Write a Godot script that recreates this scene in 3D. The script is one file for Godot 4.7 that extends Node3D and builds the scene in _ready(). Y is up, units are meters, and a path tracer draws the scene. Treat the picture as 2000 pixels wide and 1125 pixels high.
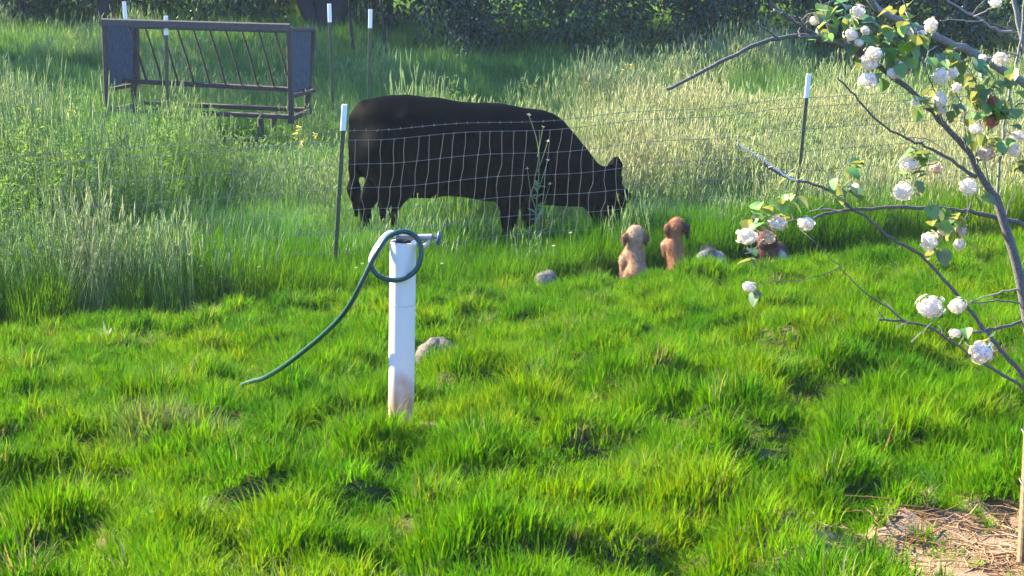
extends Node3D
# A grassy yard that slopes down to a wire fence, a black cow grazing behind it, puppies watching, a standpipe with a hose.

# ------------------------------------------------------------------ mesh building
class Shape:
	var v := PackedVector3Array()
	var n := PackedVector3Array()
	var c := PackedColorArray()
	var i := PackedInt32Array()

	func tri(a: Vector3, b: Vector3, d: Vector3, col := Color.WHITE):
		var nn := (d - a).cross(b - a).normalized()
		var k := v.size()
		v.append_array([a, b, d]); n.append_array([nn, nn, nn]); c.append_array([col, col, col]); i.append_array([k, k + 1, k + 2])

	func quad(a: Vector3, b: Vector3, d: Vector3, e: Vector3, col := Color.WHITE):
		tri(a, b, d, col); tri(a, d, e, col)

	# a grass blade: a tapering strip that leans over along its length
	func blade(at: Vector3, turn: float, length: float, width: float, lean: float, bend: float, col: Color, segs := 4):
		var out := Vector3(cos(turn), 0, sin(turn))
		var side := Vector3(-sin(turn), 0, cos(turn))
		var p := at
		var k := v.size()
		for s in segs + 1:
			var t := float(s) / segs
			var a := lean + bend * t * t
			var dir := out * sin(a) + Vector3.UP * cos(a)
			var nn := (out * cos(a) - Vector3.UP * sin(a))
			var w := width * 0.5 * (1.0 - pow(t, 1.7)) + 0.0002
			v.append(p - side * w); v.append(p + side * w)
			n.append((nn - side * 0.35).normalized()); n.append((nn + side * 0.35).normalized())
			c.append(col); c.append(col)
			p += dir * (length / segs)
		for s in segs:
			var q := k + s * 2
			i.append_array([q, q + 1, q + 2, q + 1, q + 3, q + 2])

	# a small leaf folded along its midrib
	func leaf(at: Vector3, dir: Vector3, up: Vector3, length: float, width: float, col: Color, fold := 0.25):
		var side := dir.cross(up).normalized()
		var nn := side.cross(dir).normalized()
		var m := at + dir * length * 0.45
		var tip := at + dir * length - nn * length * 0.12
		var l := m - side * width * 0.5 + nn * width * fold
		var r := m + side * width * 0.5 + nn * width * fold
		tri(at, l, tip, col); tri(at, tip, r, col)

	func tube(pts: Array, radii: Array, sides := 8, col := Color.WHITE, caps := true):
		var k := v.size()
		var d0: Vector3 = (pts[1] - pts[0]).normalized()
		var u := d0.cross(Vector3(0.31, 0.2, 0.93)).normalized()
		for s in pts.size():
			var dir: Vector3
			if s == 0: dir = d0
			elif s == pts.size() - 1: dir = (pts[s] - pts[s - 1]).normalized()
			else: dir = ((pts[s] - pts[s - 1]).normalized() + (pts[s + 1] - pts[s]).normalized()).normalized()
			u = (u - dir * u.dot(dir)).normalized()
			var w := dir.cross(u)
			var r: float = radii[s] if s < radii.size() else radii[-1]
			for q in sides:
				var a := TAU * q / sides
				var o := u * cos(a) + w * sin(a)
				v.append(pts[s] + o * r); n.append(o); c.append(col)
		for s in pts.size() - 1:
			for q in sides:
				var a := k + s * sides + q
				var b := k + s * sides + (q + 1) % sides
				i.append_array([a, a + sides, b, b, a + sides, b + sides])
		if caps:
			for e in 2:
				var s: int = 0 if e == 0 else pts.size() - 1
				var dir: Vector3 = -d0 if e == 0 else (pts[-1] - pts[-2]).normalized()
				var m := v.size()
				v.append(pts[s]); n.append(dir); c.append(col)
				for q in sides:
					v.append(v[k + s * sides + q]); n.append(dir); c.append(col)
				for q in sides:
					if e == 0: i.append_array([m, m + 1 + q, m + 1 + (q + 1) % sides])
					else: i.append_array([m, m + 1 + (q + 1) % sides, m + 1 + q])

	# a bar of rectangular section with chamfered edges
	func bar(a: Vector3, b: Vector3, w: float, h: float, up := Vector3.UP, ch := 0.12, col := Color.WHITE):
		var dir := (b - a).normalized()
		var x := dir.cross(up).normalized()
		var y := x.cross(dir).normalized()
		var k := minf(w, h) * ch
		var ring := [[-w / 2 + k, -h / 2], [w / 2 - k, -h / 2], [w / 2, -h / 2 + k], [w / 2, h / 2 - k], [w / 2 - k, h / 2], [-w / 2 + k, h / 2], [-w / 2, h / 2 - k], [-w / 2, -h / 2 + k]]
		for q in 8:
			var p: Array = ring[q]
			var r: Array = ring[(q + 1) % 8]
			var o: Vector3 = x * p[0] + y * p[1]
			var e: Vector3 = x * r[0] + y * r[1]
			quad(a + o, b + o, b + e, a + e, col)
		for q in range(1, 7):
			var o: Vector3 = x * ring[0][0] + y * ring[0][1]
			var e: Vector3 = x * ring[q][0] + y * ring[q][1]
			var g: Vector3 = x * ring[q + 1][0] + y * ring[q + 1][1]
			tri(a + o, a + e, a + g, col); tri(b + o, b + g, b + e, col)

	func mesh() -> ArrayMesh:
		var arr := []
		arr.resize(Mesh.ARRAY_MAX)
		arr[Mesh.ARRAY_VERTEX] = v; arr[Mesh.ARRAY_NORMAL] = n; arr[Mesh.ARRAY_COLOR] = c; arr[Mesh.ARRAY_INDEX] = i
		var m := ArrayMesh.new()
		m.add_surface_from_arrays(Mesh.PRIMITIVE_TRIANGLES, arr)
		return m

var rng := RandomNumberGenerator.new()
var bumps := FastNoiseLite.new()
var patches := FastNoiseLite.new()
var fine := FastNoiseLite.new()
var M := {}
var taken := {}

func rr(a: float, b: float) -> float: return rng.randf_range(a, b)
func V(x: float, y: float, z: float) -> Vector3: return Vector3(x, y, z)

func numbered(called: String) -> String:
	taken[called] = taken.get(called, -1) + 1
	return called if taken[called] == 0 else "%s_%03d" % [called, taken[called]]

func thing(called: String, label: String, category: String, at := Vector3.ZERO, group := "") -> Node3D:
	var o := Node3D.new()
	o.name = numbered(called); add_child(o); o.position = at
	o.set_meta("label", label); o.set_meta("category", category)
	if group: o.set_meta("group", group)
	return o

func part(parent: Node, called: String, mesh: Mesh, mat: Material, at := Transform3D.IDENTITY) -> MeshInstance3D:
	var o := MeshInstance3D.new()
	o.name = called; o.mesh = mesh; o.transform = at; o.material_override = mat
	parent.add_child(o, true)
	return o

func solo(called: String, label: String, category: String, mesh: Mesh, mat: Material, at := Vector3.ZERO, group := "") -> MeshInstance3D:
	var o := MeshInstance3D.new()
	o.name = numbered(called); o.mesh = mesh; o.material_override = mat; o.position = at
	add_child(o)
	o.set_meta("label", label); o.set_meta("category", category)
	if group: o.set_meta("group", group)
	return o

func paint(r: float, g: float, b: float, rough := 0.8, metal := 0.0) -> StandardMaterial3D:
	var m := StandardMaterial3D.new()
	m.albedo_color = Color(r, g, b).linear_to_srgb(); m.roughness = rough; m.metallic = metal
	m.cull_mode = BaseMaterial3D.CULL_DISABLED
	return m

func tinted(rough := 0.7, back := 0.0) -> StandardMaterial3D:
	var m := paint(1, 1, 1, rough)
	m.vertex_color_use_as_albedo = true
	if back > 0.0:
		m.backlight_enabled = true; m.backlight = Color(back, back, back * (0.6 if rough < 0.65 else 1.0))
	return m

func noisy(m: StandardMaterial3D, freq: float, stops: Array, size := 1.0, relief := 0.0):
	var t := NoiseTexture2D.new()
	var ns := FastNoiseLite.new()
	ns.frequency = freq; ns.fractal_octaves = 5; ns.seed = int(freq * 1000) + stops.size()
	t.noise = ns; t.seamless = true; t.width = 512; t.height = 512
	var g := Gradient.new()
	g.offsets = PackedFloat32Array(); g.colors = PackedColorArray()
	for s in stops: g.add_point(s[0], Color(s[1], s[2], s[3]).linear_to_srgb())
	t.color_ramp = g
	m.albedo_color = Color.WHITE; m.albedo_texture = t
	m.uv1_triplanar = true; m.uv1_scale = Vector3.ONE * size
	if relief > 0.0:
		var b := NoiseTexture2D.new()
		b.noise = ns; b.seamless = true; b.width = 512; b.height = 512; b.as_normal_map = true; b.bump_strength = relief * 8.0
		m.normal_enabled = true; m.normal_texture = b; m.normal_scale = 1.0

# ------------------------------------------------------------------ lie of the land
func edge_z(x: float) -> float: return -16.9 - 0.46 * maxf(0.0, x + 1.4)        # where the yard ends and the long grass starts

func ground_y(x: float, z: float) -> float:
	var dz := z - edge_z(x)
	var hb := -0.05 - 0.075 * clampf(-1.3 - x, 0.0, 4.0)
	var h := 0.0
	if dz > 0.0: h = hb + 0.1547 * minf(dz, 7.63) + 0.11 * maxf(0.0, minf(dz, 16.0) - 7.63)
	else:
		var t := minf(1.0, -dz / 7.0)
		h = hb * (1.0 - t * t * (3.0 - 2.0 * t))
	var near := clampf((z + 60.0) / 30.0, 0.0, 1.0)
	for s in LEVEL: near *= smoothstep(0.1, 0.7, Vector2(x - s.x, z - s.y).length())
	return h + bumps.get_noise_2d(x, z) * 0.07 * near + fine.get_noise_2d(x * 5.0, z * 5.0) * lerpf(0.2, 0.05, smoothstep(0.8, -0.2, dz)) * near - (0.07 * lush(x, z) if z > -18.0 and absf(x) < 3.2 and z < -6.0 else 0.0)

# taller clumps growing in small hollows of the yard: x, z, half width, half depth
# level spots: round the standpipe, the stone, the stake and the puppies
const LEVEL := [Vector2(-0.485, -9.684), Vector2(-0.422, -12.277), Vector2(1.562, -6.653), Vector2(0.98, -17.9), Vector2(1.31, -18.05), Vector2(1.6, -18.2), Vector2(0.26, -17.56), Vector2(2.12, -18.42)]
const LUSH := [
	[Vector2(-2.050, -11.264), 0.34, 0.3], [Vector2(-1.410, -9.088), 0.4, 0.3], [Vector2(-1.000, -8.997), 0.32, 0.3], [Vector2(-0.839, -9.560), 0.26, 0.28], [Vector2(-0.854, -11.996), 0.24, 0.4], [Vector2(-0.226, -10.332), 0.22, 0.45], [Vector2(-0.219, -11.918), 0.12, 0.3], [Vector2(0.335, -10.412), 0.2, 0.35],
	[Vector2(0.676, -9.776), 0.26, 0.35], [Vector2(0.937, -8.434), 0.3, 0.2], [Vector2(1.504, -8.443), 0.36, 0.28], [Vector2(2.003, -10.326), 0.28, 0.5], [Vector2(1.037, -10.751), 0.2, 0.4], [Vector2(-0.449, -7.401), 0.24, 0.2], [Vector2(-1.602, -8.096), 0.3, 0.25], [Vector2(-0.805, -7.855), 0.26, 0.2], [Vector2(0.294, -8.444), 0.24, 0.22], [Vector2(1.488, -10.810), 0.22, 0.4], [Vector2(1.139, -15.139), 0.25, 0.8], [Vector2(-3.136, -14.093), 0.2, 0.5], [Vector2(0.000, -7.502), 0.3, 0.2], [Vector2(0.930, -7.538), 0.22, 0.15]]

func lush(x: float, z: float) -> float:
	var b := 0.0
	for s in LUSH:
		var q: float = Vector2((x - s[0].x) / s[1], (z - s[0].y) / s[2]).length()
		if q < 1.6: b = maxf(b, 1.25 - q)
	return clampf(b + patches.get_noise_2d(x * 5.0, z * 5.0) * 0.5, 0.0, 1.0) if b > 0.0 else 0.0

func on_ground(p: Vector2) -> Vector3: return Vector3(p.x, ground_y(p.x, p.y), p.y)

# how bare the soil is: the trodden corner by the stake and a few worn spots
func bare(x: float, z: float) -> float:
	var b := 0.0
	for s in [[1.64, -6.75, 0.55], [1.12, -6.7, 0.34], [1.3, -7.1, 0.16], [-0.46, -9.4, 0.3], [Vector2(-0.409, -12.047).x, Vector2(-0.409, -12.047).y, 0.17], [2.0, -6.2, 0.9]]:
		var q: float = Vector2((x - s[0]), (z - s[1]) * 0.8).length() / s[2]
		b = maxf(b, 1.25 - q)
	return clampf(b + patches.get_noise_2d(x * 9.0, z * 9.0) * 0.45, 0.0, 1.0)

# ------------------------------------------------------------------ bodies: bones joined by a smooth minimum, meshed as surface nets
# a bone is [ax, ay, az, bx, by, bz, ra, rb, colour, squash of z]
func bone_d(b: Array, p: Vector3) -> float:
	var sq: float = b[9] if b.size() > 9 else 1.0
	var a := Vector3(b[0], b[1], b[2])
	var e := Vector3(b[3], b[4], b[5])
	var q := p
	if sq != 1.0:
		var mz := (a.z + e.z) * 0.5
		q.z = mz + (p.z - mz) / sq
	var ab := e - a
	var l2 := ab.length_squared()
	var t := 0.0 if l2 < 1e-9 else clampf((q - a).dot(ab) / l2, 0.0, 1.0)
	return (q - a - ab * t).length() - lerpf(b[6], b[7], t)

func body(bones: Array, cell: float, k: float, rough := 0.0, fur := 0.0) -> ArrayMesh:
	var lo := Vector3.ONE * 1e6
	var hi := -lo
	for b in bones:
		var r: float = maxf(b[6], b[7]) + k + cell * 3.0
		for q in 2:
			var p := Vector3(b[q * 3], b[q * 3 + 1], b[q * 3 + 2])
			lo = lo.min(p - Vector3.ONE * r); hi = hi.max(p + Vector3.ONE * r)
	var nx := int((hi.x - lo.x) / cell) + 2
	var ny := int((hi.y - lo.y) / cell) + 2
	var nz := int((hi.z - lo.z) / cell) + 2
	var f := PackedFloat32Array()
	f.resize(nx * ny * nz); f.fill(1.0)
	for b in bones:
		var r: float = maxf(b[6], b[7]) + k + cell * 2.0
		var a := Vector3(minf(b[0], b[3]) - r, minf(b[1], b[4]) - r, minf(b[2], b[5]) - r) - lo
		var e := Vector3(maxf(b[0], b[3]) + r, maxf(b[1], b[4]) + r, maxf(b[2], b[5]) + r) - lo
		for z in range(maxi(0, int(a.z / cell)), mini(nz, int(e.z / cell) + 2)):
			for y in range(maxi(0, int(a.y / cell)), mini(ny, int(e.y / cell) + 2)):
				var row := (z * ny + y) * nx
				for x in range(maxi(0, int(a.x / cell)), mini(nx, int(e.x / cell) + 2)):
					var d := bone_d(b, lo + Vector3(x, y, z) * cell)
					var o := f[row + x]
					var h := maxf(k - absf(o - d), 0.0) / k
					f[row + x] = minf(o, d) - h * h * k * 0.25
	var s := Shape.new()
	var made := PackedInt32Array()
	made.resize(nx * ny * nz); made.fill(-1)
	var sy := nx
	var sz := nx * ny
	var corner := [0, 1, sy, sy + 1, sz, sz + 1, sz + sy, sz + sy + 1]
	var off := [Vector3(0, 0, 0), Vector3(1, 0, 0), Vector3(0, 1, 0), Vector3(1, 1, 0), Vector3(0, 0, 1), Vector3(1, 0, 1), Vector3(0, 1, 1), Vector3(1, 1, 1)]
	var edges := [[0, 1], [2, 3], [4, 5], [6, 7], [0, 2], [1, 3], [4, 6], [5, 7], [0, 4], [1, 5], [2, 6], [3, 7]]
	for z in nz - 1:
		for y in ny - 1:
			for x in nx - 1:
				var at := x + y * sy + z * sz
				var inside := 0
				for q in 8:
					if f[at + corner[q]] < 0.0: inside += 1
				if inside == 0 or inside == 8: continue
				var sum := Vector3.ZERO
				var cnt := 0
				for e in edges:
					var p: float = f[at + corner[e[0]]]
					var r: float = f[at + corner[e[1]]]
					if (p < 0.0) != (r < 0.0):
						sum += off[e[0]].lerp(off[e[1]], p / (p - r)); cnt += 1
				var g := Vector3.ZERO
				for q in 8: g += (off[q] - Vector3.ONE * 0.5) * f[at + corner[q]]
				g = g.normalized()
				var pos := lo + (Vector3(x, y, z) + sum / cnt) * cell
				if rough > 0.0: pos += g * fine.get_noise_3dv(pos * 60.0) * rough
				var col := Color(0, 0, 0)
				var tw := 0.0
				for b in bones:
					var w := exp(-maxf(0.0, bone_d(b, pos)) / (k * 0.35))
					col += b[8] * w; tw += w
				var shade := 1.0 + fur * fine.get_noise_3dv(pos * 90.0)
				col = Color(col.r / tw * shade, col.g / tw * shade, col.b / tw * shade)
				made[at] = s.v.size()
				s.v.append(pos); s.n.append(g); s.c.append(col)
	for z in range(1, nz - 1):
		for y in range(1, ny - 1):
			for x in range(1, nx - 1):
				var at := x + y * sy + z * sz
				var p := f[at] < 0.0
				for ax in 3:
					var st: int = [1, sy, sz][ax]
					if p == (f[at + st] < 0.0): continue
					var u: int = [sy, sz, 1][ax]
					var w: int = [sz, 1, sy][ax]
					var q := [made[at], made[at - u], made[at - u - w], made[at - w]]
					if q.min() < 0: continue
					if p: s.i.append_array([q[0], q[2], q[1], q[0], q[3], q[2]])
					else: s.i.append_array([q[0], q[1], q[2], q[0], q[2], q[3]])
	return s.mesh()

func boulder(size: Vector3, sd: int, rough := 0.16) -> ArrayMesh:
	var sp := SphereMesh.new()
	sp.radial_segments = 26; sp.rings = 14
	var arr := sp.get_mesh_arrays()
	var vs: PackedVector3Array = arr[Mesh.ARRAY_VERTEX]
	var ns := FastNoiseLite.new()
	ns.seed = sd; ns.frequency = 1.3; ns.noise_type = FastNoiseLite.TYPE_CELLULAR
	ns.cellular_return_type = FastNoiseLite.RETURN_DISTANCE
	for k in vs.size():
		var p := vs[k] * 2.0
		var q := p * (1.0 + rough * (ns.get_noise_3dv(p) + fine.get_noise_3dv(p * 5.0 + Vector3.ONE * sd) * 0.5))
		vs[k] = q * size * 0.5
	var st := SurfaceTool.new()
	st.begin(Mesh.PRIMITIVE_TRIANGLES)
	st.set_smooth_group(0)
	var idx: PackedInt32Array = arr[Mesh.ARRAY_INDEX]
	for k in idx: st.add_vertex(vs[k])
	st.index(); st.generate_normals()
	return st.commit()

# ------------------------------------------------------------------ grass
func lawn_tuft(sd: int) -> ArrayMesh:
	rng.seed = sd
	var s := Shape.new()
	for k in 27:
		var a := rr(0, TAU)
		var r := sqrt(rng.randf()) * 0.052
		var h := rr(0.05, 0.125) * (1.0 if rng.randf() < 0.8 else 1.4)
		var q := rr(0.5, 1.0)
		var col := Color(q * rr(0.6, 1.0), q, q * rr(0.5, 1.0))
		if rng.randf() < 0.06: col = Color(1.0, 0.75, 1.0)
		s.blade(Vector3(cos(a) * r, -0.01, sin(a) * r), a + rr(-1.1, 1.1), h, rr(0.0035, 0.0072), rr(0.0, 0.4), rr(0.2, 2.1), col, 5)
	return s.mesh()

func long_tuft(sd: int) -> ArrayMesh:      # long green pasture grass
	rng.seed = sd
	var s := Shape.new()
	for k in 46:
		var a := rr(0, TAU)
		var r := sqrt(rng.randf()) * 0.14
		var q := rr(0.55, 1.0)
		s.blade(Vector3(cos(a) * r, -0.02, sin(a) * r), a + rr(-1.2, 1.2), rr(0.16, 0.38), rr(0.004, 0.008), rr(0.0, 0.35), rr(0.2, 1.7), Color(q * rr(0.75, 1.0), q, q * rr(0.6, 1.0)), 4)
	return s.mesh()

func seed_tuft(sd: int) -> ArrayMesh:      # stalks with ripening seed heads
	rng.seed = sd
	var s := Shape.new()
	for k in 12:
		var a := rr(0, TAU)
		var r := sqrt(rng.randf()) * 0.15
		s.blade(Vector3(cos(a) * r, -0.02, sin(a) * r), a + rr(-1.2, 1.2), rr(0.16, 0.38), rr(0.004, 0.007), rr(0.0, 0.3), rr(0.2, 1.4), Color(0.6, rr(0.7, 0.95), 0.4), 3)
	for k in 17:
		var a := rr(0, TAU)
		var r := sqrt(rng.randf()) * 0.15
		var at := Vector3(cos(a) * r, -0.02, sin(a) * r)
		var h := rr(0.24, 0.46)
		var lean := Vector3(rr(-0.22, 0.22), 1, rr(-0.22, 0.22)).normalized()
		var top := at + lean * h
		var dry := rr(0.75, 1.0)
		s.tube([at, at + Vector3(0, h * 0.5, 0), top], [0.0016, 0.0013, 0.001], 3, Color(dry * 0.8, dry * 0.85, dry * 0.5), false)
		var tip := top + (lean + Vector3(rr(-0.4, 0.4), 0, rr(-0.4, 0.4))).normalized() * rr(0.05, 0.1)
		var mid := top.lerp(tip, 0.4)
		s.tube([top, mid, tip], [0.0015, rr(0.0035, 0.0065), 0.0008], 4, Color(dry * 0.9, dry * rr(0.82, 0.95), dry * rr(0.55, 0.75)), false)
		for w in 4:
			var g := top.lerp(tip, rr(0.0, 0.9))
			s.leaf(g, Vector3(rr(-1, 1), rr(0.3, 1), rr(-1, 1)).normalized(), Vector3.UP, rr(0.012, 0.024), 0.006, Color(dry, dry * 0.9, dry * 0.7))
	return s.mesh()

func weed_tuft(sd: int) -> ArrayMesh:      # bushy small-leaved weed
	rng.seed = sd
	var s := Shape.new()
	for k in 9:
		var a := rr(0, TAU)
		var p := Vector3(cos(a), 0, sin(a)) * rr(0, 0.1)
		var dir := Vector3(cos(a) * rr(0.1, 0.7), 1, sin(a) * rr(0.1, 0.7)).normalized()
		var pts := [p]
		for q in 6:
			p += dir * rr(0.07, 0.11)
			dir = (dir + Vector3(rr(-0.3, 0.3), rr(-0.1, 0.15), rr(-0.3, 0.3))).normalized()
			pts.append(p)
			for l in 6:
				var o := Vector3(rr(-1, 1), rr(-0.2, 0.8), rr(-1, 1)).normalized()
				var g := rr(0.6, 1.0)
				s.leaf(p + dir * rr(-0.05, 0.05) + o * rr(0.0, 0.05), o, Vector3.UP + Vector3(rr(-0.5, 0.5), 0, rr(-0.5, 0.5)), rr(0.018, 0.045), rr(0.006, 0.013), Color(g * rr(0.75, 1.0), g, g * rr(0.6, 1.0)))
		s.tube(pts, [0.003, 0.003, 0.0025, 0.002, 0.002, 0.0015, 0.001], 3, Color(0.8, 0.9, 0.6), false)
		s.leaf(p, Vector3.UP, Vector3.BACK, 0.02, 0.012, Color(1, 1, 0.8))
	return s.mesh()

func spread(parent: Node, called: String, mesh: Mesh, mat: Material, xf: Array, cols: Array):
	var mm := MultiMesh.new()
	mm.transform_format = MultiMesh.TRANSFORM_3D; mm.use_colors = true
	mm.mesh = mesh; mm.instance_count = xf.size()
	for k in xf.size():
		mm.set_instance_transform(k, xf[k]); mm.set_instance_color(k, cols[k])
	var o := MultiMeshInstance3D.new()
	o.name = called; o.multimesh = mm; o.material_override = mat
	o.set_meta("kind", "stuff")
	parent.add_child(o, true)

func stuff(called: String, label: String, category: String) -> Node3D:
	var o := thing(called, label, category)
	o.set_meta("kind", "stuff")
	return o

func mixc(stops: Array, t: float) -> Color:
	t = clampf(t, 0.0, 1.0) * (stops.size() - 1)
	var k := mini(int(t), stops.size() - 2)
	return stops[k].lerp(stops[k + 1], t - k)

const LAWN := [Color(0.055, 0.175, 0.004), Color(0.085, 0.22, 0.003), Color(0.125, 0.27, 0.002), Color(0.175, 0.305, 0.003), Color(0.235, 0.32, 0.006)]

func build_lawn():
	var o := stuff("lawn_grass", "short bright green clumpy grass covering the sloping yard", "grass")
	var tufts := []
	for k in 4: tufts.append(lawn_tuft(100 + k))
	rng.seed = 7
	var xf := [[], [], [], []]
	var cols := [[], [], [], []]
	var step := 0.044
	var z := -5.2
	while z > -20.6:
		var x := -5.4
		while x < 6.0:
			var px := x + rr(-0.03, 0.03)
			var pz := z + rr(-0.03, 0.03)
			x += step
			if absf(px) > 0.245 * -pz + 0.9: continue
			var dz := pz - edge_z(px)
			if dz < -0.15 + patches.get_noise_2d(px * 2.0, pz * 2.0) * 0.3: continue
			var b := bare(px, pz)
			if b > 0.12 and rng.randf() < b * 1.15 + 0.1: continue
			var clump := patches.get_noise_2d(px * 2.6, pz * 2.6)
			var small := fine.get_noise_2d(px * 11.0, pz * 11.0)
			var mound := fine.get_noise_2d(px * 5.0, pz * 5.0)
			var h := 0.82 + clump * 1.1 + mound * 1.1 + small * 0.6 + rr(-0.15, 0.15)
			h = clampf(h, 0.3, 1.7) * (1.0 - 0.6 * b) * 0.8
			for s in LEVEL:
				if absf(px - s.x) < 0.25 and pz > s.y - 0.1 and pz < s.y + 0.7: h *= 0.55
			var tone := 0.5 + 0.6 * bumps.get_noise_2d(px * 1.3 + 40.0, pz * 1.3) + 0.0 * mound + 0.4 * small + rr(-0.2, 0.2)
			# yellower by the worn corner
			tone += 0.5 * b
			var lu := lush(px, pz)
			h = h * (1.0 + 0.3 * lu)
			var col := mixc(LAWN, tone)
			# the faded clump at the lower left
			var faded := 1.0 - Vector2((px + 1.42) / 0.36, (pz + 9.55) / 0.5).length()
			if faded > 0.0:
				col = col.lerp(Color(0.19, 0.22, 0.1), minf(1.0, faded * 1.6)); h *= 1.0 + 0.35 * faded
			if rng.randf() < 0.025: col = Color(0.32, 0.29, 0.16)
			col = col * rr(0.85, 1.15)
			var w := rr(0.85, 1.25) * (0.6 + 0.4 * h)
			var bs := Basis(Vector3.UP, rr(0, TAU)).scaled(Vector3(w, h, w))
			bs = Basis(Vector3(rr(-1, 1), 0, rr(-1, 1)).normalized(), rr(0.0, 0.28)) * bs
			var kk := rng.randi() % 4
			xf[kk].append(Transform3D(bs, Vector3(px, ground_y(px, pz), pz)))
			cols[kk].append(col)
		z -= step
	for k in 4: spread(o, "tuft", tufts[k], M.grass, xf[k], cols[k])
	print("lawn ", xf[0].size() * 4)

func near_cow(x: float, z: float) -> bool:
	return false

func build_pasture():
	var o := stuff("pasture_grass", "long unmown grass filling the field around the cow", "grass")
	var sd := stuff("seed_grass", "tall pale grass with ripe seed heads along the fence and field", "grass")
	var wd := stuff("leafy_weeds", "knee high light green leafy weeds crowding the hay feeder", "weeds")
	var lt := [long_tuft(200), long_tuft(201), long_tuft(202)]
	var stf := [seed_tuft(300), seed_tuft(301), seed_tuft(302)]
	var wt := [weed_tuft(400), weed_tuft(401)]
	rng.seed = 11
	var xf := [[], [], [], [], [], [], [], []]
	var cols := [[], [], [], [], [], [], [], []]
	var z := -16.0
	while z > -46.0:
		var step := 0.1 if z > -24.0 else (0.14 if z > -34.0 else 0.24)
		var x := -12.0
		while x < 13.0:
			var px := x + rr(-0.07, 0.07)
			var pz := z + rr(-0.07, 0.07)
			x += step
			if absf(px) > 0.245 * -pz + 1.3: continue
			var dz := pz - edge_z(px)
			if dz > -0.12 + patches.get_noise_2d(px * 2.0, pz * 2.0) * 0.3: continue
			var at := Vector3(px, ground_y(px, pz), pz)
			var big := bumps.get_noise_2d(px * 0.55 + 17.0, pz * 0.55)
			var mid := patches.get_noise_2d(px * 0.9, pz * 0.9)
			var small := rr(-1, 1)
			# dry: right of the cow and along the near side of the fence; green: round the feeder and under the trees
			var dry := 0.42 + 0.15 * clampf((-1.8 - px) * 0.6, 0.0, 1.0) + big * 1.0 + mid * 0.6
			dry += 0.4 * clampf((px - 0.3) * 0.4, -0.6, 1.0) * clampf((pz + 29.0) * 0.3, 0.0, 1.0)
			dry -= 0.45 * clampf((-pz - 25.5) * 0.25, 0.0, 1.0)
			dry -= 0.22 * clampf(-px * 0.5, 0.0, 1.0)
			var weedy := 1.1 - Vector2((px + 4.5) / 1.6, (pz + 21.0) / 2.7).length() + mid * 0.7
			weedy = maxf(weedy, 0.8 - Vector2((px + 1.0) / 0.8, (pz + 23.5) / 1.6).length() + mid * 0.5)
			weedy = maxf(weedy, 0.7 - Vector2((px + 0.1) / 1.3, (pz + 19.9) / 0.8).length() + mid * 0.5)
			var h := clampf(0.95 + mid * 0.7 + rr(-0.2, 0.2), 0.45, 1.6)
			if -dz < 0.9: h = maxf(h * (0.95 + 0.2 * -dz), 1.1 + 0.3 * smoothstep(0.3, 0.9, px))
			var wall := smoothstep(-1.45, -2.1, px) * smoothstep(-3.2, -2.2, dz)
			h = maxf(h, lerpf(h, 1.55 + rr(-0.25, 0.25), wall))
			# grazed lower round the cow's feet
			h *= 1.0 - 0.2 * clampf(1.7 - Vector2((px + 0.4) / 1.5, (pz + 18.7) / 1.3).length(), 0.0, 1.0)
			# kept down on the near side of the feeder's right half
			h *= 1.0 - 0.5 * clampf(1.5 - Vector2((px + 2.5) / 0.9, (pz + 23.2) / 1.5).length(), 0.0, 1.0)
			var rank := smoothstep(-1.5, -1.1, dz) * smoothstep(0.3, -0.1, dz)
			var kind := 0
			if weedy > 0.0 and rng.randf() < weedy * 0.22 + 0.04: kind = 2
			elif rng.randf() < dry * (1.0 - 0.85 * rank * smoothstep(-2.2, -1.4, px)): kind = 1
			for s in LEVEL:      # nothing tall right in front of the puppies
				if s.y < -17.0 and absf(px - s.x) < 0.22 and pz > s.y - 0.25: kind = 9
			if kind == 9: continue
			if kind == 2 and rng.randf() < 0.3: continue
			if kind != 2 and weedy > 0.1: h *= 1.0 + minf(0.8, weedy * 1.4)
			var bs := Basis(Vector3(rr(-1, 1), 0, rr(-1, 1)).normalized(), rr(0.0, 0.22)) * Basis(Vector3.UP, rr(0, TAU)).scaled(Vector3.ONE * rr(0.85, 1.2) * Vector3(1, h, 1))
			var col: Color
			var kk := 0
			if kind == 0:
				col = mixc([Color(0.06, 0.17, 0.08), Color(0.12, 0.26, 0.1), Color(0.2, 0.34, 0.13), Color(0.31, 0.43, 0.19)], 0.5 + big * 0.5 + mid * 0.3 + small * 0.25)
				kk = rng.randi() % 3
				if rank > 0.3: col = mixc(LAWN, 0.35 + big * 0.5 + small * 0.3)
				if rank > 0.3:      # rank thick grass under the fence, where no mower reaches
					for e in 2:
						var p2 := Vector2(px + rr(-0.06, 0.06), pz + rr(-0.06, 0.06))
						var k2 := rng.randi() % 3
						xf[k2].append(Transform3D(Basis(Vector3.UP, rr(0, TAU)) * bs, on_ground(p2))); cols[k2].append(col * rr(0.9, 1.1))
			elif kind == 1:
				col = mixc([Color(0.2, 0.34, 0.16), Color(0.31, 0.43, 0.22), Color(0.42, 0.48, 0.28), Color(0.52, 0.52, 0.36)], dry * 0.75 + small * 0.3)
				kk = 3 + rng.randi() % 3
			else:
				col = mixc([Color(0.12, 0.22, 0.1), Color(0.19, 0.29, 0.13), Color(0.26, 0.35, 0.17)], 0.55 + big * 0.4 + small * 0.35)
				kk = 6 + rng.randi() % 2
				bs = bs.scaled(Vector3.ONE * ((1.2 if pz > -21.5 else 1.0) if px < -2.6 else 0.75) * rr(0.65, 1.3))
			xf[kk].append(Transform3D(bs, at)); cols[kk].append(col)
		z -= step
	for k in 3: spread(o, "tuft", lt[k], M.grass, xf[k], cols[k])
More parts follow.
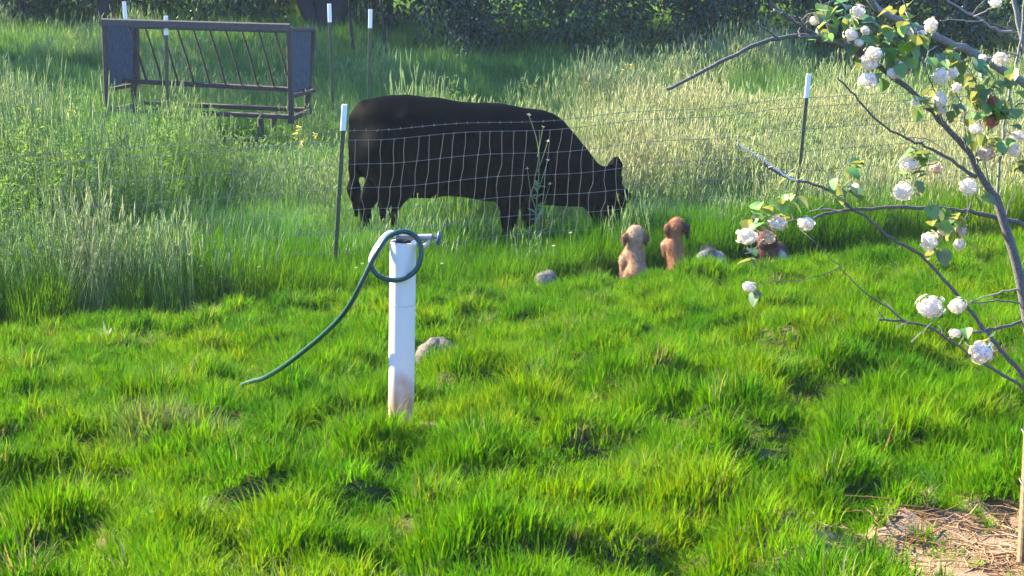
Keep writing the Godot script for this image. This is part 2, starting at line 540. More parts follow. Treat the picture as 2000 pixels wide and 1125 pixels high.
	for k in 3: spread(sd, "tuft", stf[k], M.dry, xf[3 + k], cols[3 + k])
	for k in 2: spread(wd, "tuft", wt[k], M.grass, xf[6 + k], cols[6 + k])
	print("pasture ", xf[0].size() * 3, " ", xf[3].size() * 3, " ", xf[6].size() * 2)

func build_straw():
	var o := stuff("dry_straw", "pale dry straw and dead grass lying on the bare soil corner", "straw")
	rng.seed = 21
	var s := Shape.new()
	for k in 9: 
		var a := rr(0, TAU)
		var p := Vector3(rr(-0.05, 0.05), 0.004, rr(-0.05, 0.05))
		var d := Vector3(cos(a), rr(-0.05, 0.12), sin(a))
		var q := p + d * rr(0.03, 0.08)
		s.tube([p, q, q + (d + Vector3(rr(-0.5, 0.5), rr(-0.3, 0.1), rr(-0.5, 0.5))).normalized() * rr(0.03, 0.07)], [0.0016, 0.0018, 0.0009], 3, Color(1, rr(0.85, 1), rr(0.7, 1)), false)
	var xf := []
	var cols := []
	for k in 700:
		var px := rr(-0.6, 2.6)
		var pz := rr(-7.7, -5.4)
		if bare(px, pz) < 0.25: continue
		xf.append(Transform3D(Basis(Vector3.UP, rr(0, TAU)).scaled(Vector3.ONE * rr(0.7, 1.5)), Vector3(px, ground_y(px, pz), pz)))
		cols.append(mixc([Color(0.11, 0.06, 0.03), Color(0.24, 0.16, 0.09), Color(0.46, 0.36, 0.24)], rng.randf()))
	spread(o, "straw", s.mesh(), M.dry, xf, cols)

# ------------------------------------------------------------------ setting
func build_ground():
	var xs := PackedFloat32Array()
	var zs := PackedFloat32Array()
	var q := -6.0
	while q <= 6.0: xs.append(q); q += 0.07
	var st := 0.09
	while xs[-1] < 500.0:
		st *= 1.18; xs.append(xs[-1] + st); xs.insert(0, xs[0] - st)
	q = -4.5
	while q >= -22.0: zs.append(q); q -= 0.07
	st = 0.09
	while zs[-1] > -700.0:
		st *= 1.15; zs.append(zs[-1] - st)
	st = 0.09
	while zs[0] < 300.0:
		st *= 1.2; zs.insert(0, zs[0] + st)
	var s := Shape.new()
	for z in zs:
		for x in xs:
			s.v.append(Vector3(x, ground_y(x, z), z))
			var e := 0.03
			s.n.append(Vector3(ground_y(x - e, z) - ground_y(x + e, z), 2 * e, ground_y(x, z - e) - ground_y(x, z + e)).normalized())
			var b := bare(x, z) if absf(x) < 6.0 and z > -14.0 and z < -4.0 else 0.0
			var g := 0.75 + 0.5 * fine.get_noise_2d(x * 25.0, z * 25.0)
			var soil := Color(0.38, 0.265, 0.175) * g
			var thatch := Color(0.075, 0.1, 0.03) * g
			if z < -60.0: thatch = Color(0.1, 0.15, 0.05)
			s.c.append(thatch.lerp(soil, smoothstep(0.05, 0.5, b)))
	var w := xs.size()
	for a in zs.size() - 1:
		for b in w - 1:
			var k := a * w + b
			s.i.append_array([k, k + w, k + 1, k + 1, k + w, k + w + 1])
	var o := MeshInstance3D.new()
	o.name = "ground"; o.mesh = s.mesh(); o.material_override = M.soil
	o.set_meta("kind", "structure"); add_child(o)
	print("ground ", s.v.size())

# ------------------------------------------------------------------ trees and hedge
func leaf_cloud(sd: int, count: int, size: Vector3, leaf: float, lumps: int, dark := 0.55) -> ArrayMesh:
	rng.seed = sd
	var s := Shape.new()
	var centres := []
	for k in lumps:
		var d := Vector3(rr(-1, 1), rr(-1, 1), rr(-1, 1)).normalized() * pow(rng.randf(), 0.4)
		centres.append([d * size * 0.8, rr(0.22, 0.45)])
	for k in count:
		var cc: Array = centres[rng.randi() % lumps]
		var d := Vector3(rr(-1, 1), rr(-1, 1), rr(-1, 1)).normalized()
		var p: Vector3 = cc[0] + d * cc[1] * pow(rng.randf(), 0.35) * size
		var o := (d + Vector3(rr(-0.7, 0.7), rr(-1.0, 0.3), rr(-0.7, 0.7))).normalized()
		var g := rr(dark, 1.0)
		s.leaf(p, o, Vector3(rr(-0.7, 0.7), 1, rr(-0.7, 0.7)), leaf * rr(0.7, 1.3), leaf * rr(0.45, 0.7), Color(g * rr(0.7, 1), g, g * rr(0.6, 1)), 0.18)
	return s.mesh()

func build_hedge():
	var crowns := []
	for k in 4: crowns.append(leaf_cloud(500 + k, 4200, Vector3(1.3, 1.3, 0.9), 0.085, 26))
	rng.seed = 31
	var words := ["leftmost", "second", "third", "fourth", "fifth", "sixth", "seventh", "eighth", "ninth", "tenth", "eleventh", "rightmost"]
	for k in 12:
		var x := -9.4 + k * 1.72 + rr(-0.2, 0.2)
		var z := -32.3 - (3.4 if x < -1.6 else 0.0) - (1.2 if x < -5.5 else 0.0) + rr(-0.3, 0.3)
		if x > 3.5: z += 0.7
		var where: String = words[k] + (" from the left" if k > 0 and k < 11 else " of its row")
		var o := thing("hedge_shrub", "dark leafy hedgerow shrub behind the field, " + where, "shrub", Vector3(x, ground_y(x, z), z), "hedgerow shrubs at the back of the field")
		part(o, "crown", crowns[k % 4], [M.hedge_a, M.hedge_b][k % 2], Transform3D(Basis(Vector3.UP, rr(0, TAU)).scaled(Vector3(1, rr(0.9, 1.2), 1)), Vector3(0, 0.95, 0)))
		for t in 3:
			var s := Shape.new()
			var lean := Vector3(rr(-0.35, 0.35), 1, rr(-0.3, 0.3))
			s.tube([Vector3(0, -0.1, 0), lean * 0.7, lean * 1.3 + Vector3(rr(-0.2, 0.2), 0, 0), lean * 1.9], [0.035, 0.028, 0.02, 0.01], 6)
			part(o, "stem", s.mesh(), M.dark_bark)
	# a second row close behind fills the gaps
	for k in 10:
		var x := -10.6 + k * 2.35 + rr(-0.3, 0.3)
		var z := -38.6 if x < -3.5 else -35.6
		if k == 4: x = -1.9
		if k == 3: z = -38.2
		var o := thing("hedge_shrub", "dark shrub in the back row of the hedge, " + (words[k] if k else "first") + " from the left", "shrub", Vector3(x, ground_y(x, z), z), "shrubs in the back row of the hedge")
		part(o, "crown", crowns[(k + 1) % 4], M.hedge_b, Transform3D(Basis(Vector3.UP, rr(0, TAU)).scaled(Vector3(1.25, rr(1.0, 1.3), 1.2)), Vector3(0, 1.15, 0)))
		var s := Shape.new()
		s.tube([Vector3(0, -0.1, 0), Vector3(0.05, 0.8, 0), Vector3(0.1, 1.9, 0)], [0.045, 0.035, 0.015], 6)
		part(o, "stem", s.mesh(), M.dark_bark)
	# taller trees standing in and behind the hedge; their crowns are above the picture and shade the far strip of grass
	var big := [leaf_cloud(520, 3600, Vector3(3.4, 2.5, 3.2), 0.26, 34), leaf_cloud(521, 3600, Vector3(3.6, 2.8, 3.2), 0.26, 36)]
	var spots := [
		[Vector2(-6.375, -36.004), 0.13, 5.4, 1.0, "slender dark tree trunk behind the left end of the hay feeder"],
		[Vector2(-2.843, -35.139), 0.16, 5.6, 1.1, "dark forked tree behind the right end of the hay feeder"],
		[Vector2(2.6, -37.4), 0.17, 6.2, 1.25, "tree hidden in the hedge behind the cow's back"],
		[Vector2(7.2, -36.8), 0.17, 6.2, 1.25, "tree hidden in the hedge behind the blossoming branches"],
		[Vector2(-11.2, -33.4), 0.2, 6.0, 1.2, "tree at the left end of the hedgerow"]]
	for k in spots.size():
		var d: Array = spots[k]
		var o := thing("hedgerow_tree", d[4], "tree", on_ground(d[0]), "trees along the hedgerow")
		var s := Shape.new()
		var h: float = d[2]
		s.tube([Vector3(0, -0.2, 0), Vector3(0.02, 0.5, 0), Vector3(-0.05, 1.6, 0.05), Vector3(0.1, h * 0.6, 0.1), Vector3(0.2, h, 0)], [d[1] * 1.3, d[1], d[1] * 0.9, d[1] * 0.7, 0.05], 10)
		part(o, "trunk", s.mesh(), M.dark_bark)
		for t in 5:
			var a := TAU * t / 5.0 + k
			var l := Shape.new()
			l.tube([Vector3(0.08, h * 0.5, 0.08), Vector3(cos(a) * 0.8, h * 0.7, sin(a) * 0.8), Vector3(cos(a) * 2.0, h * 0.95, sin(a) * 2.0)], [d[1] * 0.5, d[1] * 0.35, 0.03], 6)
			part(o, "limb", l.mesh(), M.dark_bark)
		if k == 1:
			for e in [[-0.5, 1.0, 0.12], [0.42, 1.0, 0.14], [0.12, 1.1, 0.09]]:
				var l := Shape.new()
				l.tube([Vector3(e[0] * 0.1, -0.1, 0), Vector3(e[0] * 0.4, 0.3, 0), Vector3(e[0], e[1], 0.1), Vector3(e[0] * 2.2, 3.2, 0.2)], [e[2] * 1.3, e[2] * 1.1, e[2], e[2] * 0.5], 9)
				part(o, "limb", l.mesh(), M.dark_bark)
		part(o, "crown", big[k % 2], M.hedge_b, Transform3D(Basis(Vector3.UP, k * 1.3).scaled(Vector3.ONE * d[3]), Vector3(0.2, h, 0)))

# ------------------------------------------------------------------ fences
func t_post(parent: Node, called: String, at: Vector3, top: Vector3, turn: float) -> MeshInstance3D:
	var s := Shape.new()
	var up := (top - at)
	var dir := up.normalized()
	var across := Vector3(cos(turn), 0, -sin(turn))
	var depth := across.cross(dir).normalized()
	s.bar(-dir * 0.15, up - dir * 0.002, 0.034, 0.006, depth)
	s.bar(-dir * 0.15 - depth * 0.0165, up - depth * 0.0165 - dir * 0.004, 0.006, 0.026, depth)
	var h := 0.1
	while h < up.length() - 0.24:
		s.bar(dir * h + depth * 0.002, dir * (h + 0.016) + depth * 0.002, 0.012, 0.012, depth)
		h += 0.055
	var o := part(parent, called, s.mesh(), M.post)
	o.position = at - parent.position
	var t := Shape.new()
	var b := up - dir * 0.2
	t.bar(b, up + dir * 0.003, 0.042, 0.011, depth)
	t.bar(b - depth * 0.0175, up - depth * 0.0175 + dir * 0.001, 0.011, 0.031, depth)
	part(o, "painted_tip", t.mesh(), M.white_paint)
	return o

func build_fence():
	var posts := [Vector2(-6.2, -17.45), Vector2(-1.40, -17.6), Vector2(2.40, -19.35), Vector2(6.4, -21.2)]
	var lean := [Vector3(0, 0, 0), Vector3(0.115, 0, 0.03), Vector3(0.105, 0, -0.02), Vector3(0, 0, 0)]
	var o := thing("wire_fence", "woven wire stock fence on steel posts between the yard and the cow", "fence", Vector3(0, 0, 0))
	var tops := []
	for k in 4:
		var at := on_ground(posts[k])
		var top: Vector3 = at + Vector3(0, 1.5, 0) + lean[k]
		tops.append(top)
		t_post(o, "t_post", at, top, 0.42 if k > 0 else 0.0)
	var rows := [1.3, 1.225, 1.035, 0.845, 0.67, 0.505, 0.35, 0.2, 0.07]
	rng.seed = 41
	var spot := func(k: int, t: float, h: float) -> Vector3:
		var p: Vector2 = posts[k].lerp(posts[k + 1], t)
		var l: Vector3 = lean[k].lerp(lean[k + 1], t) * (h / 1.5)
		var y := lerpf(ground_y(posts[k].x, posts[k].y), ground_y(posts[k + 1].x, posts[k + 1].y), t)
		var sag := -0.02 * sin(PI * t) * h
		if k == 1: sag += 0.012 * sin(t * 17.0 + h * 3.0) * smoothstep(0.0, 0.1, t) * smoothstep(1.0, 0.9, t)
		return Vector3(p.x, y + h + sag, p.y) + l + Vector3(0, 0, 0.008)
	for r in rows.size():
		for k in 3:
			var s := Shape.new()
			var pts := []
			for q in 31: pts.append(spot.call(k, q / 30.0, rows[r]))
			s.tube(pts, [0.0021 if r < 2 else 0.0019], 5)
			part(o, "barbed_wire" if r == 0 else "line_wire", s.mesh(), M.wire)
			if r == 0:
				var b := Shape.new()
				for q in range(1, 44):
					var p: Vector3 = spot.call(k, q / 44.0, rows[0])
					for e in 2:
						var d := Vector3(rr(-0.4, 0.4), 1 if e == 0 else -0.6, rr(-1, 1)).normalized() * 0.011
						b.tube([p - d, p + d], [0.0016], 4)
				part(o, "barbs", b.mesh(), M.wire).set_meta("kind", "stuff")
	for k in 3:
		var len: float = posts[k].distance_to(posts[k + 1])
		var cnt := int(len / 0.104)
		for q in range(1, cnt):
			var t0 := float(q) / cnt
			var s := Shape.new()
			var pts := []
			var shift := 0.0
			for r in range(1, rows.size()):
				var j := rr(-0.0035, 0.0035)
				var t := t0 + shift + j
				var p: Vector3 = spot.call(k, t, rows[r])
				pts.append(p)
				s.tube([p + Vector3(-0.007, 0.001, 0.001), p + Vector3(0.007, -0.001, 0.001)], [0.0038], 5)
				if r < rows.size() - 1:
					pts.append(spot.call(k, t + rr(-0.002, 0.002), (rows[r] + rows[r + 1]) * 0.5))
				shift += rr(-0.0028, 0.0022)
			s.tube(pts, [0.0016], 4)
			part(o, "stay_wire", s.mesh(), M.wire)

func build_far_posts():
	var d := [
		[Vector3(-4.241, 1.489, -26.098), Vector2(-4.151, -25.238), "green steel fence post with white tip, behind the feeder's left panel"],
		[Vector3(-3.670, 1.414, -23.931), Vector2(-3.690, -24.448), "tilted green steel fence post with white tip seen through the feeder bars"],
		[Vector3(-2.016, 1.445, -26.703), Vector2(-1.988, -25.462), "green steel fence post with white tip in front of the forked tree"],
		[Vector3(-1.539, 1.419, -25.058), Vector2(-1.582, -25.091), "green steel fence post with white tip above the cow's rump"]]
	for e in d:
		var at := on_ground(e[1])
		var top: Vector3 = e[0]
		top.z = at.z - (top.y - at.y) * 0.02
		var o := thing("fence_post", e[2], "fence post", at, "far fence posts with white tips")
		t_post(o, "t_post", at, top, 0.3)
	# two plain leaning posts in the shade behind
	for e in [[Vector3(-2.232, 0.756, -31.058), Vector2(-2.190, -31.700), "thin dark stake leaning left beside the forked tree"], [Vector3(-1.812, 0.891, -31.087), Vector2(-1.747, -31.874), "thin dark stake leaning left, right of the white-tipped post"]]:
		var at := on_ground(e[1])
		var s := Shape.new()
		var top: Vector3 = e[0] - at
		top.z = 0.0
		s.tube([-top.normalized() * 0.1, top * 0.5 + Vector3(0.01, 0, 0), top], [0.026, 0.024, 0.02], 7)
		solo("leaning_stake", e[2], "stake", s.mesh(), M.dark_bark, at, "leaning stakes at the back of the field")

# ------------------------------------------------------------------ hay feeder
func build_feeder():
	var at := on_ground(Vector2(-2.329, -24.105))
	var o := thing("hay_feeder", "weathered steel hay feeder with blue-grey end panels and slanted bars", "feeder", at)
	o.rotation.y = deg_to_rad(-14.5)
	o.scale = Vector3(1.0, 0.955, 1.0)
	# local axes: -x runs along the feeder to its left end, -z runs back from the near side
	var L := 2.09
	var D := 0.76
	var bar := func(called: String, a: Vector3, b: Vector3, w: float, h: float, mat: Material):
		var s := Shape.new()
		s.bar(a, b, w, h, Vector3.UP if absf((b - a).normalized().y) < 0.9 else Vector3.BACK)
		return part(o, called, s.mesh(), mat)
	bar.call("corner_post", V(0, 0.33, 0), V(0, 1.36, 0), 0.052, 0.052, M.rust)
	bar.call("corner_post", V(-L, 0.33, 0), V(-L, 1.36, 0), 0.052, 0.052, M.rust)
	bar.call("corner_post", V(-0.1, 0.32, -D), V(0.0, 1.27, -D), 0.055, 0.055, M.rust)
	bar.call("corner_post", V(-L - 0.0, 0.32, -D), V(-L + 0.02, 1.27, -D), 0.07, 0.07, M.rust)
	bar.call("top_rail", V(-L - 0.03, 1.385, 0), V(0.01, 1.385, 0), 0.06, 0.085, M.rail)
	bar.call("top_rail", V(-L, 1.26, -D), V(0.02, 1.26, -D), 0.05, 0.05, M.rail)
	bar.call("end_rail", V(0.003, 1.37, 0.0), V(0.003, 1.285, -D), 0.03, 0.03, M.rail)
	bar.call("end_rail", V(-L, 1.37, 0.0), V(-L, 1.285, -D), 0.03, 0.03, M.rail)
	bar.call("keel_rail", V(-L, 0.675, -0.42), V(0.0, 0.64, -0.42), 0.05, 0.05, M.rust)
	bar.call("keel_rail", V(-0.004, 0.625, 0), V(-0.004, 0.59, -D), 0.04, 0.04, M.rust)
	bar.call("keel_rail", V(-L + 0.004, 0.625, 0), V(-L + 0.004, 0.59, -D), 0.04, 0.04, M.rust)
	bar.call("tray_rail", V(-L, 0.415, 0.002), V(0.0, 0.4, 0.002), 0.05, 0.05, M.rust)
	bar.call("tray_rail", V(-L, 0.375, -D), V(0.0, 0.365, -D), 0.05, 0.05, M.rust)
	bar.call("tray_rail", V(0.004, 0.385, 0), V(-0.06, 0.355, -D), 0.05, 0.05, M.rust)
	bar.call("tray_rail", V(-L - 0.004, 0.385, 0), V(-L, 0.355, -D), 0.05, 0.05, M.rust)
	for e in [[-0.02, 0.0], [-L + 0.012, 0.02]]:
		var s := Shape.new()
		var x: float = e[0]
		var f := [V(x, 1.345, -0.026), V(x, 1.26, -D + 0.03), V(x, 0.65, -D + 0.13), V(x, 0.65, -0.026)]
		var k := V(0.006, 0, 0)
		s.quad(f[0] + k, f[1] + k, f[2] + k, f[3] + k); s.quad(f[0] - k, f[3] - k, f[2] - k, f[1] - k)
		for q in 4:
			var a: Vector3 = f[q]
			var b: Vector3 = f[(q + 1) % 4]
			s.quad(a + k, a - k, b - k, b + k)
		part(o, "end_panel", s.mesh(), M.panel)
	for q in 10:
		var x := -0.16 - q * 0.183
		var s := Shape.new()
		s.tube([V(x - 0.01, 1.345, -0.02), V(x + 0.004, 1.0, -0.22), V(x, 0.67, -0.42)], [0.011], 6)
		part(o, "rack_bar", s.mesh(), M.rust)
	for e in [[-0.42, -0.2], [-L + 0.4, -0.2], [-0.42, -0.6], [-L + 0.4, -0.6]]:
		var s := Shape.new()
		s.tube([V(e[0], -0.12, e[1]), V(e[0], 0.34, e[1])], [0.034, 0.034], 10)
		part(o, "leg", s.mesh(), M.rail)

# ------------------------------------------------------------------ standpipe and hose
func build_pipe():
	var at := on_ground(Vector2(-0.485, -9.684))
	var o := thing("water_standpipe", "white plastic standpipe with a metal tap, standing in the lawn", "standpipe", at)
	var top := Vector3(-0.467, 1.950, -9.690) - at
	var s := Shape.new()
	var dir := top.normalized()
	var R := 0.0565
	# pipe wall, with soil splashed up its foot
	var sides := 40
	var u := dir.cross(Vector3.BACK).normalized()
	var w := u.cross(dir).normalized()
	var rings := []
	for q in 41: rings.append([lerpf(-0.12, top.length(), q / 40.0), R])
	rings.append([top.length() + 0.002, R - 0.002]); rings.append([top.length() + 0.002, R - 0.005]); rings.append([top.length() - 0.002, R - 0.007]); rings.append([top.length() - 0.12, R - 0.007])
	for r in rings:
		for q in sides + 1:
			var a := TAU * q / sides
			var nn := u * cos(a) + w * sin(a)
			var p: Vector3 = dir * r[0] + nn * r[1]
			s.v.append(p)
			s.n.append(nn if r[1] > R - 0.001 else (dir if r[1] > R - 0.006 else -nn))
			var dirt: float = (0.27 - r[0]) * 5.0 + fine.get_noise_3dv(p * Vector3(45, 18, 45)) * 0.6 + patches.get_noise_3dv(p * 12.0) * 0.5
			var streak: float = fine.get_noise_2d(a * 9.0, r[0] * 4.0) * 0.5 + fine.get_noise_3dv(p * 60.0) * 0.35 - 0.22 - r[0] * 0.35
			var col := Color(0.6, 0.595, 0.58).lerp(Color(0.3, 0.175, 0.075), clampf(dirt, 0.0, 0.85))
			col = col.lerp(Color(0.45, 0.42, 0.4), clampf(streak * 2.0, 0.0, 0.5))
			s.c.append(col)
	for r in rings.size() - 1:
		for q in sides:
			var k := r * (sides + 1) + q
			s.i.append_array([k, k + 1, k + sides + 1, k + 1, k + sides + 2, k + sides + 1])
	part(o, "pipe", s.mesh(), M.pvc)
	# joint line two thirds up and the seam below it
	var j := Shape.new()
	var ring := []
	for q in 33: ring.append(dir * 0.545 + (u * cos(TAU * q / 32.0) + w * sin(TAU * q / 32.0)) * (R + 0.0003))
	j.tube(ring, [0.0012], 5, Color.WHITE, false)
	part(o, "joint_line", j.mesh(), M.scratch)
	var foam := Shape.new()
	foam.tube([dir * (top.length() - 0.1), dir * (top.length() - 0.008), dir * (top.length() + 0.004)], [R - 0.009, R - 0.009, R - 0.03], 20)
	part(o, "foam_plug", foam.mesh(), M.black_foam)
	# tap: a grey pipe across the top, brass spout, blue wheel
	var q0 := Vector3(-0.497, 1.966, -9.701) - at
	var q1 := Vector3(-0.422, 1.968, -9.692) - at
	var q2 := Vector3(-0.342, 1.972, -9.682) - at
	var riser := Shape.new()
	riser.tube([dir * (top.length() - 0.05), q0.lerp(q1, 0.55) + Vector3(0, 0.004, 0)], [0.014], 12)
	part(o, "riser", riser.mesh(), M.steel)
	var b := Shape.new()
	b.tube([q0, q0.lerp(q1, 0.1), q0.lerp(q1, 0.95), q1], [0.012, 0.0165, 0.0165, 0.012], 14)
	part(o, "tap_body", b.mesh(), M.steel)
	b = Shape.new()
	b.tube([q1, q1.lerp(q2, 0.3), q1.lerp(q2, 0.32), q2], [0.0125, 0.0125, 0.0145, 0.0135], 14)
	part(o, "valve_barrel", b.mesh(), M.pale_steel)
	b = Shape.new()
	var sp := Vector3(-0.355, 1.957, -9.679) - at
	var se := Vector3(-0.387, 1.929, -9.652) - at
	b.tube([sp, sp.lerp(se, 0.5) + Vector3(0.006, 0, 0), se], [0.010, 0.0105, 0.012], 12)
	part(o, "spout", b.mesh(), M.brass)
	b = Shape.new()
	var h0 := Vector3(-0.314, 1.968, -9.681) - at
	b.tube([q2, h0], [0.006], 8)
	part(o, "valve_stem", b.mesh(), M.steel)
	b = Shape.new()
	var hx := (h0 - q2).normalized()
	var hu := hx.cross(Vector3(0, 0.9, 0.3)).normalized()
	var hw := hu.cross(hx)
	ring = []
	for q in 25:
		var a := TAU * q / 24.0
		ring.append(h0 + (hu * cos(a) + hw * sin(a)) * 0.0255)
	b.tube(ring, [0.0068], 8, Color.WHITE, false)
	for q in 4:
		var a := TAU * q / 4.0 + 0.4
		b.tube([h0, h0 + (hu * cos(a) + hw * sin(a)) * 0.025], [0.0055], 6)
	b.tube([h0 - hx * 0.008, h0 + hx * 0.009], [0.010, 0.008], 10)
	part(o, "wheel_handle", b.mesh(), M.blue_paint)
	b = Shape.new()
	var wk := Vector3(-0.419, 1.956, -9.638) - at
	b.tube([wk + V(-0.008, 0.007, 0), wk, wk + V(0.008, -0.007, 0.002)], [0.007, 0.0105, 0.008], 10)
	part(o, "drain_knob", b.mesh(), M.white_paint)

func smooth_path(pts: Array, per: int) -> Array:
	var c := Curve3D.new()
	for k in pts.size():
		var a: Vector3 = pts[maxi(k - 1, 0)]
		var b: Vector3 = pts[mini(k + 1, pts.size() - 1)]
		var t := (b - a) / 6.0
		c.add_point(pts[k], -t, t)
	var out := []
	var l := c.get_baked_length()
	var cnt := (pts.size() - 1) * per
	for k in cnt + 1: out.append(c.sample_baked(l * k / cnt, true))
	return out

func build_hose():
	var o := thing("garden_hose", "dark green garden hose looped over the standpipe, trailing down into the lawn", "hose")
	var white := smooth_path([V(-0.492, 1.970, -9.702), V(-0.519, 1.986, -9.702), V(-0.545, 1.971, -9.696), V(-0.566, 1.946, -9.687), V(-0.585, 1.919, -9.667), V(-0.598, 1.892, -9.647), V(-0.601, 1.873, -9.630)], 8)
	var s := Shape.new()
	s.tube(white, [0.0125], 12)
	part(o, "white_length", s.mesh(), M.hose_white)  # first length of the hose, a separate tube coloured plain white
	var path: Array = [V(-0.601, 1.877, -9.631), V(-0.595, 1.848, -9.624), V(-0.575, 1.820, -9.618), V(-0.538, 1.803, -9.614), V(-0.490, 1.798, -9.613), V(-0.444, 1.813, -9.616), V(-0.409, 1.843, -9.623), V(-0.391, 1.882, -9.632), V(-0.387, 1.924, -9.641), V(-0.398, 1.963, -9.650), V(-0.422, 1.988, -9.655), V(-0.459, 2.001, -9.658), V(-0.496, 1.995, -9.657), V(-0.531, 1.976, -9.652)]
	path.append_array([V(-0.563, 1.937, -9.623), V(-0.591, 1.892, -9.613), V(-0.620, 1.832, -9.611), V(-0.653, 1.763, -9.622), V(-0.696, 1.679, -9.685), V(-0.755, 1.587, -9.776), V(-0.839, 1.482, -9.916), V(-0.945, 1.359, -10.108), V(-1.060, 1.229, -10.340), V(-1.197, 1.080, -10.684), V(-1.325, 0.985, -10.878), V(-1.381, 0.944, -10.960)])
	var e: Vector3 = path[-1]
	path[-2].y = maxf(path[-2].y, ground_y(path[-2].x, path[-2].z) + 0.015)
	path[-1].y = ground_y(e.x, e.z) + 0.013
	path.append(V(e.x - 0.35, ground_y(e.x - 0.35, e.z + 0.1) + 0.012, e.z + 0.1))
	path.append(V(e.x - 0.7, ground_y(e.x - 0.7, e.z - 0.05) + 0.012, e.z - 0.05))
	s = Shape.new()
	s.tube(smooth_path(path, 7), [0.0112], 12)
	part(o, "tubing", s.mesh(), M.hose)

# ------------------------------------------------------------------ animals
func build_cow():
	var at := on_ground(Vector2(-0.198, -19.405))
	var K := Color(0.42, 0.44, 0.55)
	var B := Color(0.46, 0.44, 0.54)
	var bones := [
		[-0.80, 0.915, 0, -0.50, 0.875, 0, 0.375, 0.405, K, 0.8], [-0.50, 0.87, 0, 0.05, 0.82, 0, 0.405, 0.405, K, 0.82], [0.05, 0.815, 0, 0.38, 0.81, 0, 0.405, 0.375, K, 0.78],
		[-0.93, 1.10, 0, -0.70, 1.12, 0, 0.19, 0.19, B, 1.0], [-1.03, 1.10, 0, -0.98, 0.80, 0, 0.12, 0.19, B, 1.1],
		[0.34, 0.78, 0, 0.58, 0.68, 0, 0.36, 0.29, K, 0.7], [0.50, 0.56, 0, 0.66, 0.52, 0, 0.2, 0.17, K, 0.75],
		[0.56, 0.72, 0.02, 0.88, 0.53, 0.08, 0.28, 0.18, K, 0.72], [0.72, 0.56, 0.04, 0.90, 0.48, 0.1, 0.19, 0.13, K, 0.75],
		# head, nose down in the grass and turned a little towards the yard
		[1.00, 0.56, 0.11, 1.03, 0.43, 0.15, 0.125, 0.12, K, 0.95], [1.03, 0.43, 0.15, 1.00, 0.2, 0.24, 0.12, 0.085, K, 0.9], [1.00, 0.2, 0.24, 0.99, 0.14, 0.26, 0.085, 0.08, K],
		[0.92, 0.44, 0.12, 0.95, 0.26, 0.2, 0.11, 0.075, K, 0.9], [1.06, 0.62, 0.1, 1.07, 0.66, 0.1, 0.06, 0.03, K],
		# ears
		[1.06, 0.64, 0.06, 1.085, 0.70, 0.04, 0.03, 0.042, K], [1.085, 0.70, 0.04, 1.085, 0.755, 0.03, 0.042, 0.026, K],
		[1.08, 0.53, 0.2, 1.13, 0.48, 0.27, 0.03, 0.045, K], [1.13, 0.48, 0.27, 1.145, 0.44, 0.3, 0.045, 0.02, K],
		# hind legs
		[-0.88, 0.86, 0.17, -0.80, 0.58, 0.2, 0.22, 0.15, K], [-0.80, 0.58, 0.2, -0.86, 0.38, 0.2, 0.14, 0.085, K], [-0.86, 0.38, 0.2, -0.83, 0.1, 0.2, 0.07, 0.052, K], [-0.83, 0.1, 0.2, -0.78, 0.0, 0.2, 0.053, 0.062, K],
		[-0.7, 1.13, 0.2, -0.66, 1.12, 0.2, 0.07, 0.06, K], [-0.7, 1.13, -0.2, -0.66, 1.12, -0.2, 0.07, 0.06, K], [0.3, 1.0, 0.17, 0.36, 0.75, 0.24, 0.1, 0.08, K],
		[-0.92, 0.86, -0.17, -0.90, 0.58, -0.19, 0.22, 0.14, K], [-0.90, 0.58, -0.19, -1.05, 0.38, -0.19, 0.13, 0.07, K], [-1.05, 0.38, -0.19, -1.06, 0.1, -0.19, 0.06, 0.047, K], [-1.06, 0.1, -0.19, -1.01, 0.0, -0.19, 0.05, 0.06, K],
		# fore legs
		[0.26, 0.72, 0.17, 0.17, 0.46, 0.18, 0.19, 0.115, K], [0.17, 0.46, 0.18, 0.16, 0.27, 0.18, 0.08, 0.06, K], [0.16, 0.27, 0.18, 0.15, 0.09, 0.18, 0.048, 0.042, K], [0.15, 0.09, 0.18, 0.19, 0.0, 0.18, 0.05, 0.06, K],
		[0.36, 0.7, -0.16, 0.34, 0.46, -0.17, 0.18, 0.11, K], [0.34, 0.46, -0.17, 0.36, 0.27, -0.17, 0.085, 0.066, K], [0.36, 0.27, -0.17, 0.33, 0.09, -0.17, 0.055, 0.048, K], [0.33, 0.09, -0.17, 0.38, 0.0, -0.17, 0.05, 0.06, K],
		# udder and tail
		[-0.64, 0.55, 0, -0.5, 0.52, 0, 0.12, 0.08, K],
		[-1.06, 1.22, 0.0, -1.125, 1.12, 0.02, 0.045, 0.035, K], [-1.125, 1.12, 0.02, -1.15, 0.7, 0.05, 0.034, 0.026, K], [-1.15, 0.7, 0.05, -1.15, 0.52, 0.06, 0.028, 0.045, K], [-1.15, 0.52, 0.06, -1.13, 0.3, 0.07, 0.045, 0.02, K]]
	var m := body(bones, 0.021, 0.07, 0.004, 0.35)
	var o := thing("cow", "black cow grazing head down behind the wire fence", "cow", at)
	o.rotation.y = deg_to_rad(3.0)
	part(o, "body", m, M.hide)

